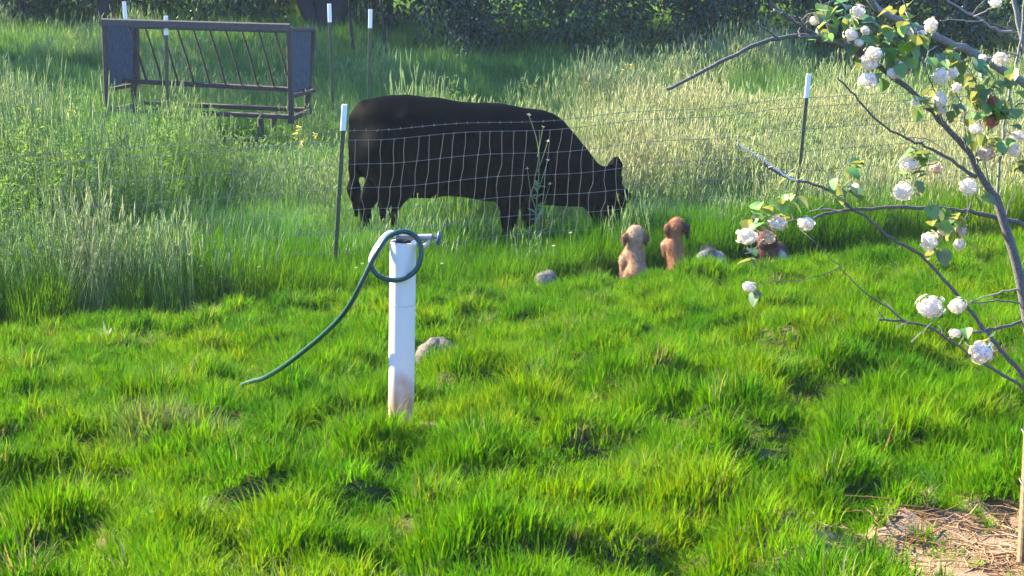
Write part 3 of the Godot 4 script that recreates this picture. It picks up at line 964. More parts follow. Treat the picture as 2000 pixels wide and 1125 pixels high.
func pup(label: String, at: Vector3, turn: float, bones: Array, called := "puppy", size := 1.3):
	var o := thing(called, label, "puppy", at, "puppies lined up at the edge of the lawn")
	o.rotation.y = turn
	o.scale = Vector3(0.92, 1.06, 1.0) * size
	var m := body(bones, 0.0062, 0.022, 0.0018, 0.5)
	part(o, "body", m, M.fur)
	# short downy coat
	var arr := m.surface_get_arrays(0)
	var vs: PackedVector3Array = arr[Mesh.ARRAY_VERTEX]
	var ns: PackedVector3Array = arr[Mesh.ARRAY_NORMAL]
	var cs: PackedColorArray = arr[Mesh.ARRAY_COLOR]
	var s := Shape.new()
	rng.seed = 900 + vs.size()
	for k in vs.size():
		for e in 2:
			var p := vs[k] + Vector3(rr(-1, 1), rr(-1, 1), rr(-1, 1)) * 0.003
			var d := (ns[k] + Vector3(rr(-0.5, 0.5), rr(-1.3, -0.2), rr(-0.5, 0.5))).normalized()
			var side := d.cross(ns[k] + Vector3(rr(-0.6, 0.6), 0.1, rr(-0.6, 0.6))).normalized() * 0.0011
			var g := rr(0.65, 1.25)
			s.tri(p - side, p + d * rr(0.007, 0.014), p + side, Color(cs[k].r * g, cs[k].g * g, cs[k].b * g))
	var coat := part(o, "coat", s.mesh(), M.fur)
	coat.set_meta("kind", "stuff")

func build_puppies():
	var T := Color(0.42, 0.235, 0.125)      # pale tan
	var Tl := Color(0.5, 0.31, 0.18)
	var E := Color(0.15, 0.055, 0.025)
	pup("pale tan puppy sitting with its back to us, left of the two tan ones", on_ground(Vector2(0.98, edge_z(0.98) + 0.1)), 0.15, [
		[0.002, 0.165, -0.03, 0.008, 0.075, 0.015, 0.054, 0.06, T], [0.004, 0.23, -0.035, 0, 0.165, -0.03, 0.046, 0.055, T],
		[0.004, 0.275, -0.035, 0.004, 0.264, -0.06, 0.056, 0.05, Tl], [0.0, 0.255, -0.09, 0, 0.245, -0.125, 0.032, 0.025, T],
		[-0.045, 0.288, -0.03, -0.068, 0.265, -0.022, 0.009, 0.014, E], [-0.068, 0.265, -0.022, -0.074, 0.222, -0.026, 0.017, 0.009, E],
		[0.05, 0.288, -0.03, 0.072, 0.262, -0.022, 0.009, 0.014, E], [0.072, 0.262, -0.022, 0.076, 0.218, -0.026, 0.017, 0.009, E],
		[-0.036, 0.17, -0.04, -0.066, 0.13, -0.05, 0.034, 0.03, Tl], [-0.066, 0.13, -0.05, -0.072, 0.02, -0.075, 0.025, 0.018, Tl], [0.04, 0.15, -0.06, 0.045, 0.02, -0.09, 0.032, 0.02, T],
		[-0.035, 0.055, 0.0, -0.052, 0.022, -0.055, 0.04, 0.022, T], [0.042, 0.055, 0.0, 0.058, 0.022, -0.05, 0.04, 0.022, T],
		[0.02, 0.03, 0.05, 0.065, 0.018, 0.1, 0.016, 0.009, T]])
	var R := Color(0.4, 0.165, 0.065)
	var Rd := Color(0.38, 0.145, 0.055)
	pup("reddish tan puppy sitting tall with dark ears, right of the paler one", on_ground(Vector2(1.31, edge_z(1.31) + 0.1)), -0.1, [
		[-0.014, 0.185, -0.02, 0.012, 0.07, 0.015, 0.05, 0.054, R], [-0.006, 0.26, -0.025, -0.014, 0.185, -0.02, 0.04, 0.05, R],
		[0.0, 0.307, -0.025, 0.0, 0.297, -0.05, 0.051, 0.046, Rd], [0.005, 0.285, -0.085, 0.008, 0.278, -0.12, 0.031, 0.024, Rd],
		[-0.04, 0.322, -0.016, -0.06, 0.3, -0.006, 0.009, 0.014, E], [-0.06, 0.3, -0.006, -0.066, 0.258, -0.01, 0.016, 0.009, E],
		[0.045, 0.322, -0.016, 0.068, 0.298, -0.004, 0.01, 0.016, Color(0.05, 0.018, 0.012)], [0.068, 0.298, -0.004, 0.074, 0.252, -0.008, 0.019, 0.01, Color(0.05, 0.018, 0.012)],
		[-0.045, 0.205, -0.03, -0.07, 0.19, -0.035, 0.033, 0.026, Color(0.42, 0.25, 0.17)], [-0.07, 0.19, -0.035, -0.078, 0.14, -0.05, 0.023, 0.014, Color(0.42, 0.25, 0.17)],
		[0.03, 0.15, -0.055, 0.03, 0.02, -0.085, 0.03, 0.02, R], [-0.04, 0.14, -0.05, -0.036, 0.02, -0.08, 0.028, 0.02, R],
		[-0.022, 0.05, 0.0, -0.04, 0.02, -0.05, 0.036, 0.02, R], [0.045, 0.05, 0.0, 0.06, 0.02, -0.045, 0.038, 0.02, R],
		[0.02, 0.03, 0.05, -0.02, 0.016, 0.11, 0.015, 0.008, R]])
	var Gy := Color(0.11, 0.105, 0.11)
	var Gl := Color(0.22, 0.215, 0.215)
	var Gd := Color(0.035, 0.034, 0.04)
	pup("grey puppy crouching with its rump to us, beside the reddish tan one", on_ground(Vector2(1.60, edge_z(1.60) + 0.1)), 0.1, [
		[-0.045, 0.09, 0.0, -0.055, 0.05, -0.02, 0.055, 0.06, Gl], [0.05, 0.088, 0.0, 0.062, 0.055, -0.02, 0.05, 0.052, Gl], [0.0, 0.105, -0.02, 0.01, 0.09, -0.15, 0.052, 0.06, Gd],
		[0.0, 0.08, 0.03, 0, 0.05, 0.03, 0.04, 0.04, Gd], [-0.062, 0.04, 0.01, -0.07, 0.015, -0.02, 0.035, 0.022, Gd], [0.07, 0.04, 0.01, 0.08, 0.015, -0.02, 0.032, 0.022, Gd],
		[0.004, 0.11, 0.04, -0.002, 0.08, 0.075, 0.013, 0.011, Gy], [-0.002, 0.08, 0.075, 0.006, 0.02, 0.09, 0.011, 0.007, Gl],
		[0.01, 0.1, -0.15, 0.02, 0.09, -0.22, 0.05, 0.042, Gy], [0.02, 0.085, -0.22, 0.025, 0.06, -0.28, 0.04, 0.025, Gy], [-0.03, 0.06, -0.15, -0.03, 0.015, -0.18, 0.025, 0.018, Gy], [0.05, 0.06, -0.15, 0.05, 0.015, -0.18, 0.025, 0.018, Gy]])
	var Pl := Color(0.24, 0.2, 0.165)
	var Pg := Color(0.15, 0.12, 0.1)
	pup("pale grey puppy curled low in the grass, leftmost of the puppies", on_ground(Vector2(0.26, edge_z(0.26) + 0.1)), 0.5, [
		[-0.03, 0.075, 0.0, 0.03, 0.08, -0.01, 0.06, 0.058, Pl], [-0.04, 0.055, 0.03, -0.07, 0.03, 0.02, 0.05, 0.035, Pl], [0.04, 0.08, -0.02, 0.075, 0.05, -0.03, 0.05, 0.04, Pg],
		[0.01, 0.075, 0.035, 0.04, 0.045, 0.045, 0.04, 0.036, Pg], [-0.07, 0.03, 0.02, -0.1, 0.016, 0.03, 0.03, 0.017, Color(0.45, 0.38, 0.3)], [0.0, 0.03, 0.08, -0.06, 0.015, 0.09, 0.014, 0.009, Pg],
		[0.08, 0.055, -0.08, 0.07, 0.045, -0.13, 0.042, 0.03, Pg]], "puppy", 1.1)
	var Br := Color(0.16, 0.05, 0.03)
	var W := Color(0.6, 0.56, 0.54)
	pup("dark red and white puppy half hidden behind the low white blossoms", on_ground(Vector2(2.12, edge_z(2.12) + 0.1)), 0.9, [
		[-0.04, 0.11, 0.0, 0.06, 0.1, 0.0, 0.06, 0.056, Br], [0.07, 0.1, 0.0, 0.12, 0.06, 0.02, 0.045, 0.035, Br], [-0.06, 0.15, 0.0, -0.085, 0.2, 0.0, 0.045, 0.05, Br],
		[-0.1, 0.19, 0.0, -0.145, 0.17, 0.01, 0.032, 0.024, Br], [-0.06, 0.21, 0.045, -0.055, 0.17, 0.055, 0.016, 0.018, Color(0.08, 0.03, 0.02)], [0.02, 0.08, 0.05, 0.07, 0.04, 0.06, 0.03, 0.024, W], [0.07, 0.04, 0.06, 0.02, 0.016, 0.07, 0.022, 0.017, W],
		[-0.05, 0.07, 0.03, -0.06, 0.015, 0.03, 0.026, 0.018, Br], [-0.05, 0.07, -0.03, -0.06, 0.015, -0.03, 0.026, 0.018, Br], [0.1, 0.07, -0.03, 0.1, 0.015, -0.03, 0.03, 0.018, Br]])

# ------------------------------------------------------------------ blossoming snowball tree
func pompom(sd: int, loose := 0.0) -> ArrayMesh:
	rng.seed = sd
	var s := Shape.new()
	var cnt := 74
	for k in 12:      # closed inner florets
		for q in 8:
			var p := func(a: int, b: int) -> Vector3:
				var la := PI * a / 8.0 - PI / 2
				var lo := TAU * b / 12.0
				return Vector3(cos(la) * cos(lo), sin(la), cos(la) * sin(lo)) * (0.56 - loose * 0.3)
			s.quad(p.call(q, k), p.call(q + 1, k), p.call(q + 1, k + 1), p.call(q, k + 1), Color(0.95, 0.97, 0.9))
	for k in cnt:
		var y := 1.0 - 2.0 * (k + 0.5) / cnt
		var a := k * 2.39996
		var r := sqrt(1.0 - y * y)
		var d := (Vector3(cos(a) * r, y, sin(a) * r) + Vector3(rr(-0.1, 0.1), rr(-0.1, 0.1), rr(-0.1, 0.1))).normalized()
		var R := rr(0.7, 1.06) * (1.0 + 0.55 * fine.get_noise_3dv(d * 4.5 + Vector3.ONE * sd)) - (loose * rng.randf() if loose > 0.0 else 0.0)
		var u := d.cross(Vector3(0.3, 0.7, 0.2)).normalized()
		var w := d.cross(u)
		var q0 := rr(0, TAU)
		var g := rr(0.86, 1.0)
		var col := Color(g, g * rr(0.97, 1.0), g * rr(0.9, 1.0))
		for p in 5:
			var b := q0 + TAU * p / 5.0
			var dirp := u * cos(b) + w * sin(b)
			var dl := u * cos(b - 0.55) + w * sin(b - 0.55)
			var dr := u * cos(b + 0.55) + w * sin(b + 0.55)
			var o := d * R
			s.quad(o, o + dl * 0.2 + d * 0.02, o + dirp * 0.32 - d * 0.05, o + dr * 0.2 + d * 0.02, col)
		s.tri(d * 0.2, d * R + u * 0.03, d * R + w * 0.03, Color(0.7, 0.85, 0.5))
	return s.mesh()

func tree_leaf(sd: int) -> ArrayMesh:      # a three-lobed toothed leaf on its stalk, one unit long
	rng.seed = sd
	var s := Shape.new()
	var half := [[0.0, 0.02], [0.06, 0.22], [0.18, 0.36], [0.34, 0.46], [0.46, 0.4], [0.6, 0.38], [0.74, 0.27], [0.88, 0.15], [1.0, 0.0]]
	var curl := rr(0.1, 0.3)
	for sd2 in [-1, 1]:
		for k in half.size() - 1:
			var a: Array = half[k]
			var b: Array = half[k + 1]
			var m0 := Vector3(0, -curl * a[0] * a[0], a[0])
			var m1 := Vector3(0, -curl * b[0] * b[0], b[0])
			var e0 := Vector3(sd2 * a[1], a[1] * 0.3 - curl * a[0] * a[0], a[0])
			var e1 := Vector3(sd2 * b[1], b[1] * 0.3 - curl * b[0] * b[0], b[0])
			if sd2 > 0: s.quad(m0, m1, e1, e0)
			else: s.quad(m0, e0, e1, m1)
	s.tube([Vector3(0, 0.02, -0.35), Vector3(0, 0, -0.1), Vector3(0, 0, 0.05)], [0.014, 0.012, 0.01], 4)
	return s.mesh()

func build_snowball_tree():
	var root := Vector3(1.72, ground_y(1.72, -7.0), -7.0)
	var o := thing("snowball_tree", "sparse snowball tree with white pompom blossoms reaching in from the right", "tree", root)
	var trunk: Array = [V(1.640, 2.043, -6.912), V(1.608, 2.198, -6.946), V(1.592, 2.291, -6.967), V(1.567, 2.415, -6.994), V(1.529, 2.539, -7.022), V(1.502, 2.624, -7.041)]
	trunk.push_front(root + Vector3(0, 0.12, 0)); trunk.push_front(root + Vector3(0.02, -0.15, 0))
	var tr := []
	for p in trunk: tr.append(p - root)
	var s := Shape.new()
	s.tube(smooth_path(tr, 5), ramp(0.03, 0.0135, 36), 10)
	part(o, "trunk", s.mesh(), M.bark)
	# branches: [radius at the thick end, at the thin end, points from thick to thin, pale?]
	var list := [
		[0.0165, 0.0055, [V(1.503, 2.620, -7.040), V(1.450, 2.694, -7.039), V(1.400, 2.777, -7.041), V(1.325, 2.857, -7.041), V(1.241, 2.941, -7.026), V(1.157, 3.007, -7.006), V(1.073, 3.066, -6.985), V(0.991, 3.109, -6.961), V(0.924, 3.132, -6.932), V(0.828, 3.139, -6.899), V(0.729, 3.125, -6.828), V(0.601, 3.074, -6.748), V(0.447, 3.007, -6.665)], 0],
		[0.013, 0.004, [V(0.996, 3.104, -6.994), V(0.914, 3.135, -6.975), V(0.865, 3.170, -6.957), V(0.808, 3.207, -6.940), V(0.767, 3.257, -6.925)], 0],
		[0.004, 0.002, [V(0.868, 3.170, -6.906), V(0.857, 3.153, -6.892), V(0.861, 3.140, -6.879)], 0],
		[0.004, 0.002, [V(0.856, 3.178, -6.908), V(0.839, 3.195, -6.901), V(0.833, 3.214, -6.895)], 1],
		[0.004, 0.002, [V(0.880, 3.160, -6.904), V(0.873, 3.179, -6.898), V(0.858, 3.198, -6.892)], 1],
		[0.004, 0.002, [V(0.807, 3.208, -6.914), V(0.790, 3.215, -6.906), V(0.772, 3.214, -6.895)], 1],
		[0.005, 0.002, [V(0.783, 3.147, -6.799), V(0.755, 3.167, -6.796), V(0.731, 3.182, -6.793), V(0.711, 3.195, -6.789)], 0],
		[0.003, 0.0015, [V(0.771, 3.156, -6.800), V(0.765, 3.176, -6.784)], 1],
		[0.004, 0.002, [V(0.965, 3.117, -6.945), V(0.924, 3.131, -6.932), V(0.891, 3.137, -6.916), V(0.856, 3.137, -6.899)], 1],
		[0.021, 0.014, [V(1.816, 2.841, -7.550), V(1.681, 2.914, -7.532), V(1.549, 2.994, -7.516), V(1.417, 3.055, -7.495), V(1.294, 3.110, -7.473), V(1.193, 3.156, -7.449), V(1.143, 3.214, -7.428)], 2],
		[0.007, 0.004, [V(1.187, 3.159, -7.416), V(1.171, 3.185, -7.422), V(1.151, 3.217, -7.429)], 1],
		[0.011, 0.008, [V(1.671, 2.875, -7.250), V(1.630, 3.017, -7.282), V(1.606, 3.128, -7.307), V(1.587, 3.223, -7.328)], 2],
		[0.009, 0.004, [V(1.778, 3.028, -7.540), V(1.676, 3.076, -7.543), V(1.590, 3.087, -7.536), V(1.535, 3.121, -7.535), V(1.478, 3.151, -7.534), V(1.427, 3.181, -7.532), V(1.400, 3.204, -7.528)], 1],
		[0.005, 0.003, [V(1.248, 3.047, -6.981), V(1.226, 3.116, -6.979), V(1.201, 3.186, -6.978), V(1.178, 3.252, -6.976)], 2],
		[0.004, 0.002, [V(0.964, 3.129, -6.948), V(0.948, 3.180, -6.960), V(0.924, 3.252, -6.976)], 2],
		[0.0085, 0.003, [V(1.432, 2.691, -7.025), V(1.389, 2.720, -7.016), V(1.323, 2.763, -7.010), V(1.258, 2.794, -7.002), V(1.192, 2.823, -6.993), V(1.127, 2.863, -6.986), V(1.078, 2.911, -6.982), V(1.029, 2.966, -6.979), V(0.986, 3.008, -6.973)], 0],
		[0.012, 0.005, [V(1.711, 2.463, -7.159), V(1.614, 2.518, -7.132), V(1.541, 2.543, -7.100), V(1.438, 2.571, -7.067), V(1.335, 2.589, -7.033), V(1.185, 2.600, -6.997), V(1.038, 2.598, -6.958), V(0.962, 2.595, -6.919), V(0.915, 2.589, -6.879)], 0],
		[0.004, 0.002, [V(1.000, 2.604, -6.914), V(0.959, 2.613, -6.900), V(0.902, 2.610, -6.884)], 1],
		[0.0115, 0.004, [V(1.648, 2.006, -6.955), V(1.590, 2.079, -6.960), V(1.531, 2.144, -6.964), V(1.465, 2.225, -6.970), V(1.400, 2.305, -6.977), V(1.317, 2.401, -6.984), V(1.250, 2.464, -6.976), V(1.175, 2.505, -6.963), V(1.101, 2.568, -6.955), V(1.043, 2.606, -6.942), V(1.000, 2.644, -6.921), V(0.948, 2.679, -6.896), V(0.867, 2.706, -6.869), V(0.816, 2.726, -6.840), V(0.751, 2.769, -6.817)], 0],
		[0.0045, 0.0025, [V(0.855, 2.715, -6.825), V(0.821, 2.729, -6.824), V(0.783, 2.755, -6.826), V(0.745, 2.784, -6.829), V(0.706, 2.804, -6.829), V(0.675, 2.828, -6.830)], 3],
		[0.0085, 0.004, [V(1.652, 1.988, -6.900), V(1.564, 2.066, -6.873), V(1.460, 2.134, -6.844), V(1.389, 2.183, -6.811), V(1.321, 2.234, -6.793), V(1.256, 2.272, -6.787), V(1.184, 2.290, -6.776), V(1.106, 2.298, -6.764)], 0],
		[0.004, 0.0015, [V(1.186, 2.292, -6.762), V(1.133, 2.339, -6.760), V(1.077, 2.371, -6.754), V(0.983, 2.461, -6.761), V(0.917, 2.530, -6.764)], 0],
		[0.0035, 0.002, [V(1.189, 2.291, -6.762), V(1.153, 2.290, -6.711)], 1],
		[0.0022, 0.0012, [V(0.981, 2.464, -6.749), V(0.920, 2.437, -6.743), V(0.843, 2.425, -6.741), V(0.767, 2.419, -6.739), V(0.721, 2.410, -6.737)], 0],
		[0.003, 0.0015, [V(1.207, 2.226, -6.778), V(1.259, 2.282, -6.760), V(1.310, 2.340, -6.742)], 1],
		[0.008, 0.005, [V(1.696, 2.264, -7.012), V(1.592, 2.249, -6.970), V(1.536, 2.241, -6.930), V(1.465, 2.236, -6.891), V(1.386, 2.234, -6.852)], 0],
		[0.005, 0.002, [V(1.602, 2.353, -6.981), V(1.522, 2.341, -6.961), V(1.455, 2.329, -6.941), V(1.412, 2.317, -6.922)], 1],
		[0.004, 0.002, [V(1.598, 2.303, -6.970), V(1.523, 2.312, -6.959), V(1.449, 2.312, -6.946), V(1.375, 2.304, -6.931), V(1.294, 2.296, -6.917)], 0],
		[0.0075, 0.004, [V(1.506, 2.601, -7.036), V(1.516, 2.707, -7.076), V(1.529, 2.782, -7.110), V(1.546, 2.896, -7.153), V(1.578, 3.012, -7.195), V(1.601, 3.119, -7.236), V(1.614, 3.228, -7.277)], 2],
		[0.005, 0.002, [V(1.431, 2.733, -7.014), V(1.442, 2.823, -7.051), V(1.439, 2.914, -7.088), V(1.438, 2.965, -7.117)], 2],
		[0.005, 0.002, [V(1.394, 2.783, -7.004), V(1.389, 2.876, -7.015), V(1.368, 2.939, -7.019), V(1.332, 2.986, -7.019)], 0],
		[0.0055, 0.002, [V(1.317, 2.862, -6.971), V(1.298, 2.929, -6.976), V(1.271, 2.999, -6.981), V(1.252, 3.044, -6.981)], 0],
		[0.004, 0.002, [V(1.490, 2.644, -7.045), V(1.466, 2.728, -7.047), V(1.468, 2.823, -7.051), V(1.491, 2.918, -7.055)], 0],
		[0.004, 0.002, [V(1.679, 2.906, -7.257), V(1.602, 2.885, -7.235), V(1.550, 2.871, -7.215), V(1.498, 2.877, -7.200)], 0],
		[0.003, 0.0015, [V(1.500, 3.136, -7.513), V(1.545, 3.158, -7.492), V(1.565, 3.180, -7.472)], 1],
		[0.003, 0.0015, [V(1.530, 3.123, -7.510), V(1.480, 3.122, -7.493), V(1.427, 3.130, -7.478), V(1.382, 3.125, -7.460)], 1],
		[0.003, 0.0015, [V(1.654, 3.082, -7.522), V(1.613, 3.108, -7.492), V(1.614, 3.144, -7.464)], 1],
		[0.003, 0.0015, [V(1.190, 2.829, -6.933), V(1.241, 2.828, -6.916), V(1.285, 2.813, -6.895), V(1.313, 2.788, -6.872)], 0],
		[0.003, 0.0015, [V(0.859, 2.577, -6.826), V(0.920, 2.527, -6.763)], 0],
		[0.003, 0.0015, [V(0.915, 2.594, -6.860), V(0.851, 2.589, -6.844), V(0.788, 2.562, -6.822), V(0.740, 2.520, -6.797), V(0.701, 2.496, -6.777)], 2],
		[0.0025, 0.0015, [V(1.214, 2.677, -6.950), V(1.207, 2.714, -6.941), V(1.247, 2.739, -6.930), V(1.291, 2.750, -6.915)], 0],
		[0.003, 0.0015, [V(1.340, 2.592, -6.962), V(1.330, 2.560, -6.914), V(1.304, 2.534, -6.867)], 0],
		[0.003, 0.0015, [V(1.397, 2.586, -6.961), V(1.377, 2.552, -6.912), V(1.356, 2.522, -6.865)], 0],
		[0.003, 0.0015, [V(1.108, 3.041, -6.980), V(1.108, 3.069, -6.960), V(1.115, 3.096, -6.941)], 0],
		[0.003, 0.0015, [V(1.388, 2.207, -6.856), V(1.406, 2.196, -6.823), V(1.426, 2.192, -6.791)], 0]]
	var all := []
	for b in list:
		var pts := []
		for p in b[2]: pts.append(p - root)
		var path := smooth_path(pts, 4)
		# knobbly nodes
		var rad := ramp(b[0] * 0.74, b[1] * 0.85, path.size())
		for k in rad.size():
			rad[k] *= 1.0 + 0.22 * maxf(0.0, fine.get_noise_2d(k * 31.0, b[0] * 9000.0) * 2.0 - 0.2)
			path[k] += Vector3(fine.get_noise_2d(k * 9.0, 3.0), fine.get_noise_2d(k * 9.0, 60.0), 0) * 0.006
			all.append([path[k], rad[k]])
		s = Shape.new()
		s.tube(path, rad, 8 if b[0] > 0.006 else 6)
		part(o, "branch" if b[0] > 0.0045 else "twig", s.mesh(), [M.bark, M.bark_pale, M.bark_green, M.bark_peeling][b[3]])
	# short spurs and side twigs
	rng.seed = 70
	for k in 70:
		var q: Array = all[rng.randi() % all.size()]
		if q[1] < 0.0022: continue
		var d := Vector3(rr(-1, 0.6), rr(-0.3, 1), rr(-0.6, 0.6)).normalized()
		var l := rr(0.015, 0.09)
		var t := Shape.new()
		t.tube([q[0], q[0] + d * l * 0.55 + Vector3(0, 0.1, 0) * l, q[0] + d * l + Vector3(rr(-0.3, 0.3), rr(0, 0.3), 0) * l], [minf(0.0028, q[1] * 0.7), 0.0018, 0.0012], 5)
		part(o, "twig", t.mesh(), M.bark if k % 3 else M.bark_pale)
	rng.seed = 71
	var twig_to := func(p: Vector3):
		var best: Array = all[0]
		for q in all:
			if p.distance_to(q[0]) < p.distance_to(best[0]): best = q
		var l := p.distance_to(best[0])
		if l < 0.03: return
		var t := Shape.new()
		t.tube([best[0], best[0].lerp(p, 0.5) + Vector3(rr(-0.1, 0.1), 0.12, rr(-0.1, 0.1)) * l, p], [0.0022, 0.0017, 0.0013], 5)
		part(o, "twig", t.mesh(), M.bark_green)
	# blossoms: [point, diameter, 0 white 1 cream 2 wilted tan 3 rust]
	var blooms := [
		[Vector3(1.084, 3.089, -6.888), 0.052, 0], [Vector3(1.078, 3.062, -6.913), 0.056, 0], [Vector3(1.066, 3.010, -6.871), 0.062, 0], [Vector3(0.905, 3.187, -6.889), 0.038, 0], [Vector3(1.022, 3.138, -6.950), 0.042, 1], [Vector3(1.047, 3.114, -6.945), 0.03, 0],
		[Vector3(1.052, 3.199, -7.015), 0.044, 0], [Vector3(1.300, 3.012, -6.953), 0.056, 0], [Vector3(1.341, 3.019, -6.975), 0.034, 1], [Vector3(1.309, 3.139, -7.206), 0.05, 0], [Vector3(1.229, 3.131, -7.102), 0.038, 0], [Vector3(1.492, 3.027, -7.284), 0.034, 0],
		[Vector3(1.549, 3.025, -7.284), 0.046, 0], [Vector3(1.299, 2.940, -6.957), 0.054, 0], [Vector3(1.307, 2.908, -6.971), 0.036, 0], [Vector3(1.222, 2.935, -6.936), 0.03, 0], [Vector3(1.360, 2.968, -7.015), 0.034, 0], [Vector3(1.206, 2.750, -6.915), 0.062, 0], [Vector3(1.188, 2.666, -6.897), 0.062, 0],
		[Vector3(1.386, 2.681, -6.900), 0.066, 0], [Vector3(1.306, 2.718, -7.011), 0.05, 2], [Vector3(1.543, 2.776, -7.024), 0.052, 0], [Vector3(1.570, 2.809, -7.082), 0.042, 1], [Vector3(1.554, 3.188, -7.422), 0.042, 0], [Vector3(0.707, 2.550, -6.789), 0.064, 0],
		[Vector3(0.799, 2.585, -6.817), 0.06, 1], [Vector3(0.775, 2.541, -6.818), 0.05, 2], [Vector3(0.887, 2.582, -6.827), 0.056, 0], [Vector3(1.264, 2.524, -6.845), 0.058, 0], [Vector3(1.316, 2.555, -6.872), 0.042, 0], [Vector3(1.366, 2.549, -6.871), 0.044, 2], [Vector3(1.362, 2.506, -6.881), 0.04, 1],
		[Vector3(1.262, 2.336, -6.772), 0.084, 1], [Vector3(1.357, 2.323, -6.841), 0.058, 0], [Vector3(1.343, 2.252, -6.784), 0.034, 0], [Vector3(1.422, 2.196, -6.772), 0.088, 1], [Vector3(1.458, 2.767, -7.001), 0.056, 2], [Vector3(1.419, 2.846, -6.988), 0.042, 0],
		[Vector3(1.177, 3.038, -6.928), 0.062, 2], [Vector3(1.147, 3.027, -6.905), 0.04, 1], [Vector3(1.480, 2.918, -7.055), 0.06, 3], [Vector3(1.477, 2.860, -7.042), 0.05, 3], [Vector3(0.711, 2.407, -6.737), 0.038, 1], [Vector3(1.070, 3.147, -6.983), 0.03, 0], [Vector3(1.262, 3.125, -7.101), 0.026, 0]]
	var pm := [pompom(600), pompom(601), pompom(602, 0.35)]
	for k in blooms.size():
		var b: Array = blooms[k]
		var p: Vector3 = b[0] - root
		twig_to.call(p)
		var kind: int = b[2]
		var sc: Vector3 = Vector3(rr(0.85, 1.15), rr(0.78, 1.08), rr(0.85, 1.15)) * (b[1] * 0.47)
		var f := part(o, "blossom", pm[k % 2 if kind < 2 else 2], [M.petal, M.petal_cream, M.petal_tan, M.petal_rust][kind], Transform3D(Basis.from_euler(Vector3(rr(0, 6), rr(0, 6), rr(0, 6))).scaled(sc), p))
		if kind > 1: f.set_meta("label", ["", "", "wilted tan blossom", "rust-brown withered blossom"][kind])
	# leaves in loose clusters: [centre, spread, count, 0 yellow 1 mid 2 dark]
	var lm := [tree_leaf(1), tree_leaf(2), tree_leaf(3)]
	var cl := [
		[Vector3(0.989, 3.181, -7.011), 0.055, 11, 1], [Vector3(0.980, 3.142, -7.002), 0.04, 7, 2], [Vector3(0.907, 3.212, -6.885), 0.012, 2, 0], [Vector3(0.946, 3.146, -6.932), 0.012, 2, 0], [Vector3(1.089, 3.142, -7.002), 0.075, 14, 2], [Vector3(1.120, 3.107, -6.994), 0.06, 10, 1],
		[Vector3(1.174, 3.090, -6.939), 0.06, 12, 1], [Vector3(1.202, 3.097, -6.941), 0.03, 4, 0], [Vector3(1.215, 3.183, -7.114), 0.04, 6, 0], [Vector3(1.300, 3.093, -7.043), 0.06, 8, 1], [Vector3(1.388, 3.034, -7.081), 0.05, 10, 2], [Vector3(1.428, 2.995, -7.072), 0.07, 12, 1],
		[Vector3(1.483, 2.972, -7.067), 0.07, 14, 2], [Vector3(1.515, 2.934, -7.058), 0.05, 10, 1], [Vector3(1.571, 3.001, -7.176), 0.012, 2, 0], [Vector3(1.328, 2.924, -6.933), 0.022, 4, 2], [Vector3(1.257, 2.956, -6.961), 0.02, 3, 0], [Vector3(1.238, 2.917, -6.952), 0.015, 2, 0], [Vector3(1.517, 2.882, -6.996), 0.03, 5, 2],
		[Vector3(1.428, 2.910, -7.053), 0.05, 9, 1], [Vector3(1.420, 2.857, -7.041), 0.035, 6, 1], [Vector3(1.115, 3.056, -6.932), 0.05, 8, 1], [Vector3(0.772, 2.619, -6.835), 0.045, 9, 1], [Vector3(0.738, 2.592, -6.829), 0.03, 6, 2], [Vector3(0.844, 2.631, -6.858), 0.04, 7, 1], [Vector3(0.819, 2.667, -6.846), 0.025, 3, 0],
		[Vector3(0.751, 2.634, -6.787), 0.02, 3, 0], [Vector3(0.996, 2.712, -6.907), 0.045, 8, 1], [Vector3(1.030, 2.762, -6.918), 0.03, 5, 1], [Vector3(1.039, 2.704, -6.905), 0.03, 3, 2], [Vector3(1.237, 2.777, -6.921), 0.025, 5, 0], [Vector3(1.244, 2.712, -6.907), 0.018, 4, 2], [Vector3(1.178, 2.710, -6.906), 0.01, 2, 0],
		[Vector3(1.314, 2.590, -6.880), 0.05, 9, 1], [Vector3(1.283, 2.552, -6.871), 0.025, 4, 0], [Vector3(1.360, 2.573, -6.927), 0.04, 7, 2], [Vector3(1.294, 2.510, -6.862), 0.02, 3, 2], [Vector3(1.499, 2.807, -7.030), 0.05, 9, 1], [Vector3(1.467, 2.807, -7.030), 0.03, 5, 1], [Vector3(1.573, 2.748, -7.068), 0.03, 4, 2],
		[Vector3(1.384, 2.249, -6.804), 0.02, 2, 1], [Vector3(1.465, 2.218, -6.848), 0.015, 2, 2], [Vector3(0.720, 2.490, -6.806), 0.02, 3, 2], [Vector3(0.736, 2.398, -6.735), 0.008, 2, 2], [Vector3(1.418, 2.662, -6.947), 0.02, 3, 2], [Vector3(1.244, 2.765, -6.919), 0.03, 4, 1], [Vector3(1.018, 3.216, -7.070), 0.05, 6, 1], [Vector3(0.862, 2.710, -6.835), 0.02, 3, 1]]
	for g in cl:
		var centre: Vector3 = g[0] - root
		twig_to.call(centre)
		for q in g[2]:
			var p: Vector3 = centre + Vector3(rr(-1, 1), rr(-1, 1), rr(-1, 1)) * g[1]
			var size := rr(0.036, 0.06)
			var tone: int = g[3]
			if rng.randf() < 0.25: tone = 1 + rng.randi() % 2
			var bs := Basis.from_euler(Vector3(rr(-0.2, 1.2), rr(0, TAU), rr(-0.5, 0.5))).scaled(Vector3.ONE * size)
			part(o, "leaf", lm[rng.randi() % 3], [M.leaf_yellow, M.leaf_mid, M.leaf_dark][tone], Transform3D(bs, p))

func ramp(a: float, b: float, cnt: int) -> Array:
	var out := []
	for k in cnt: out.append(lerpf(a, b, pow(float(k) / maxi(cnt - 1, 1), 0.6)))
	return out

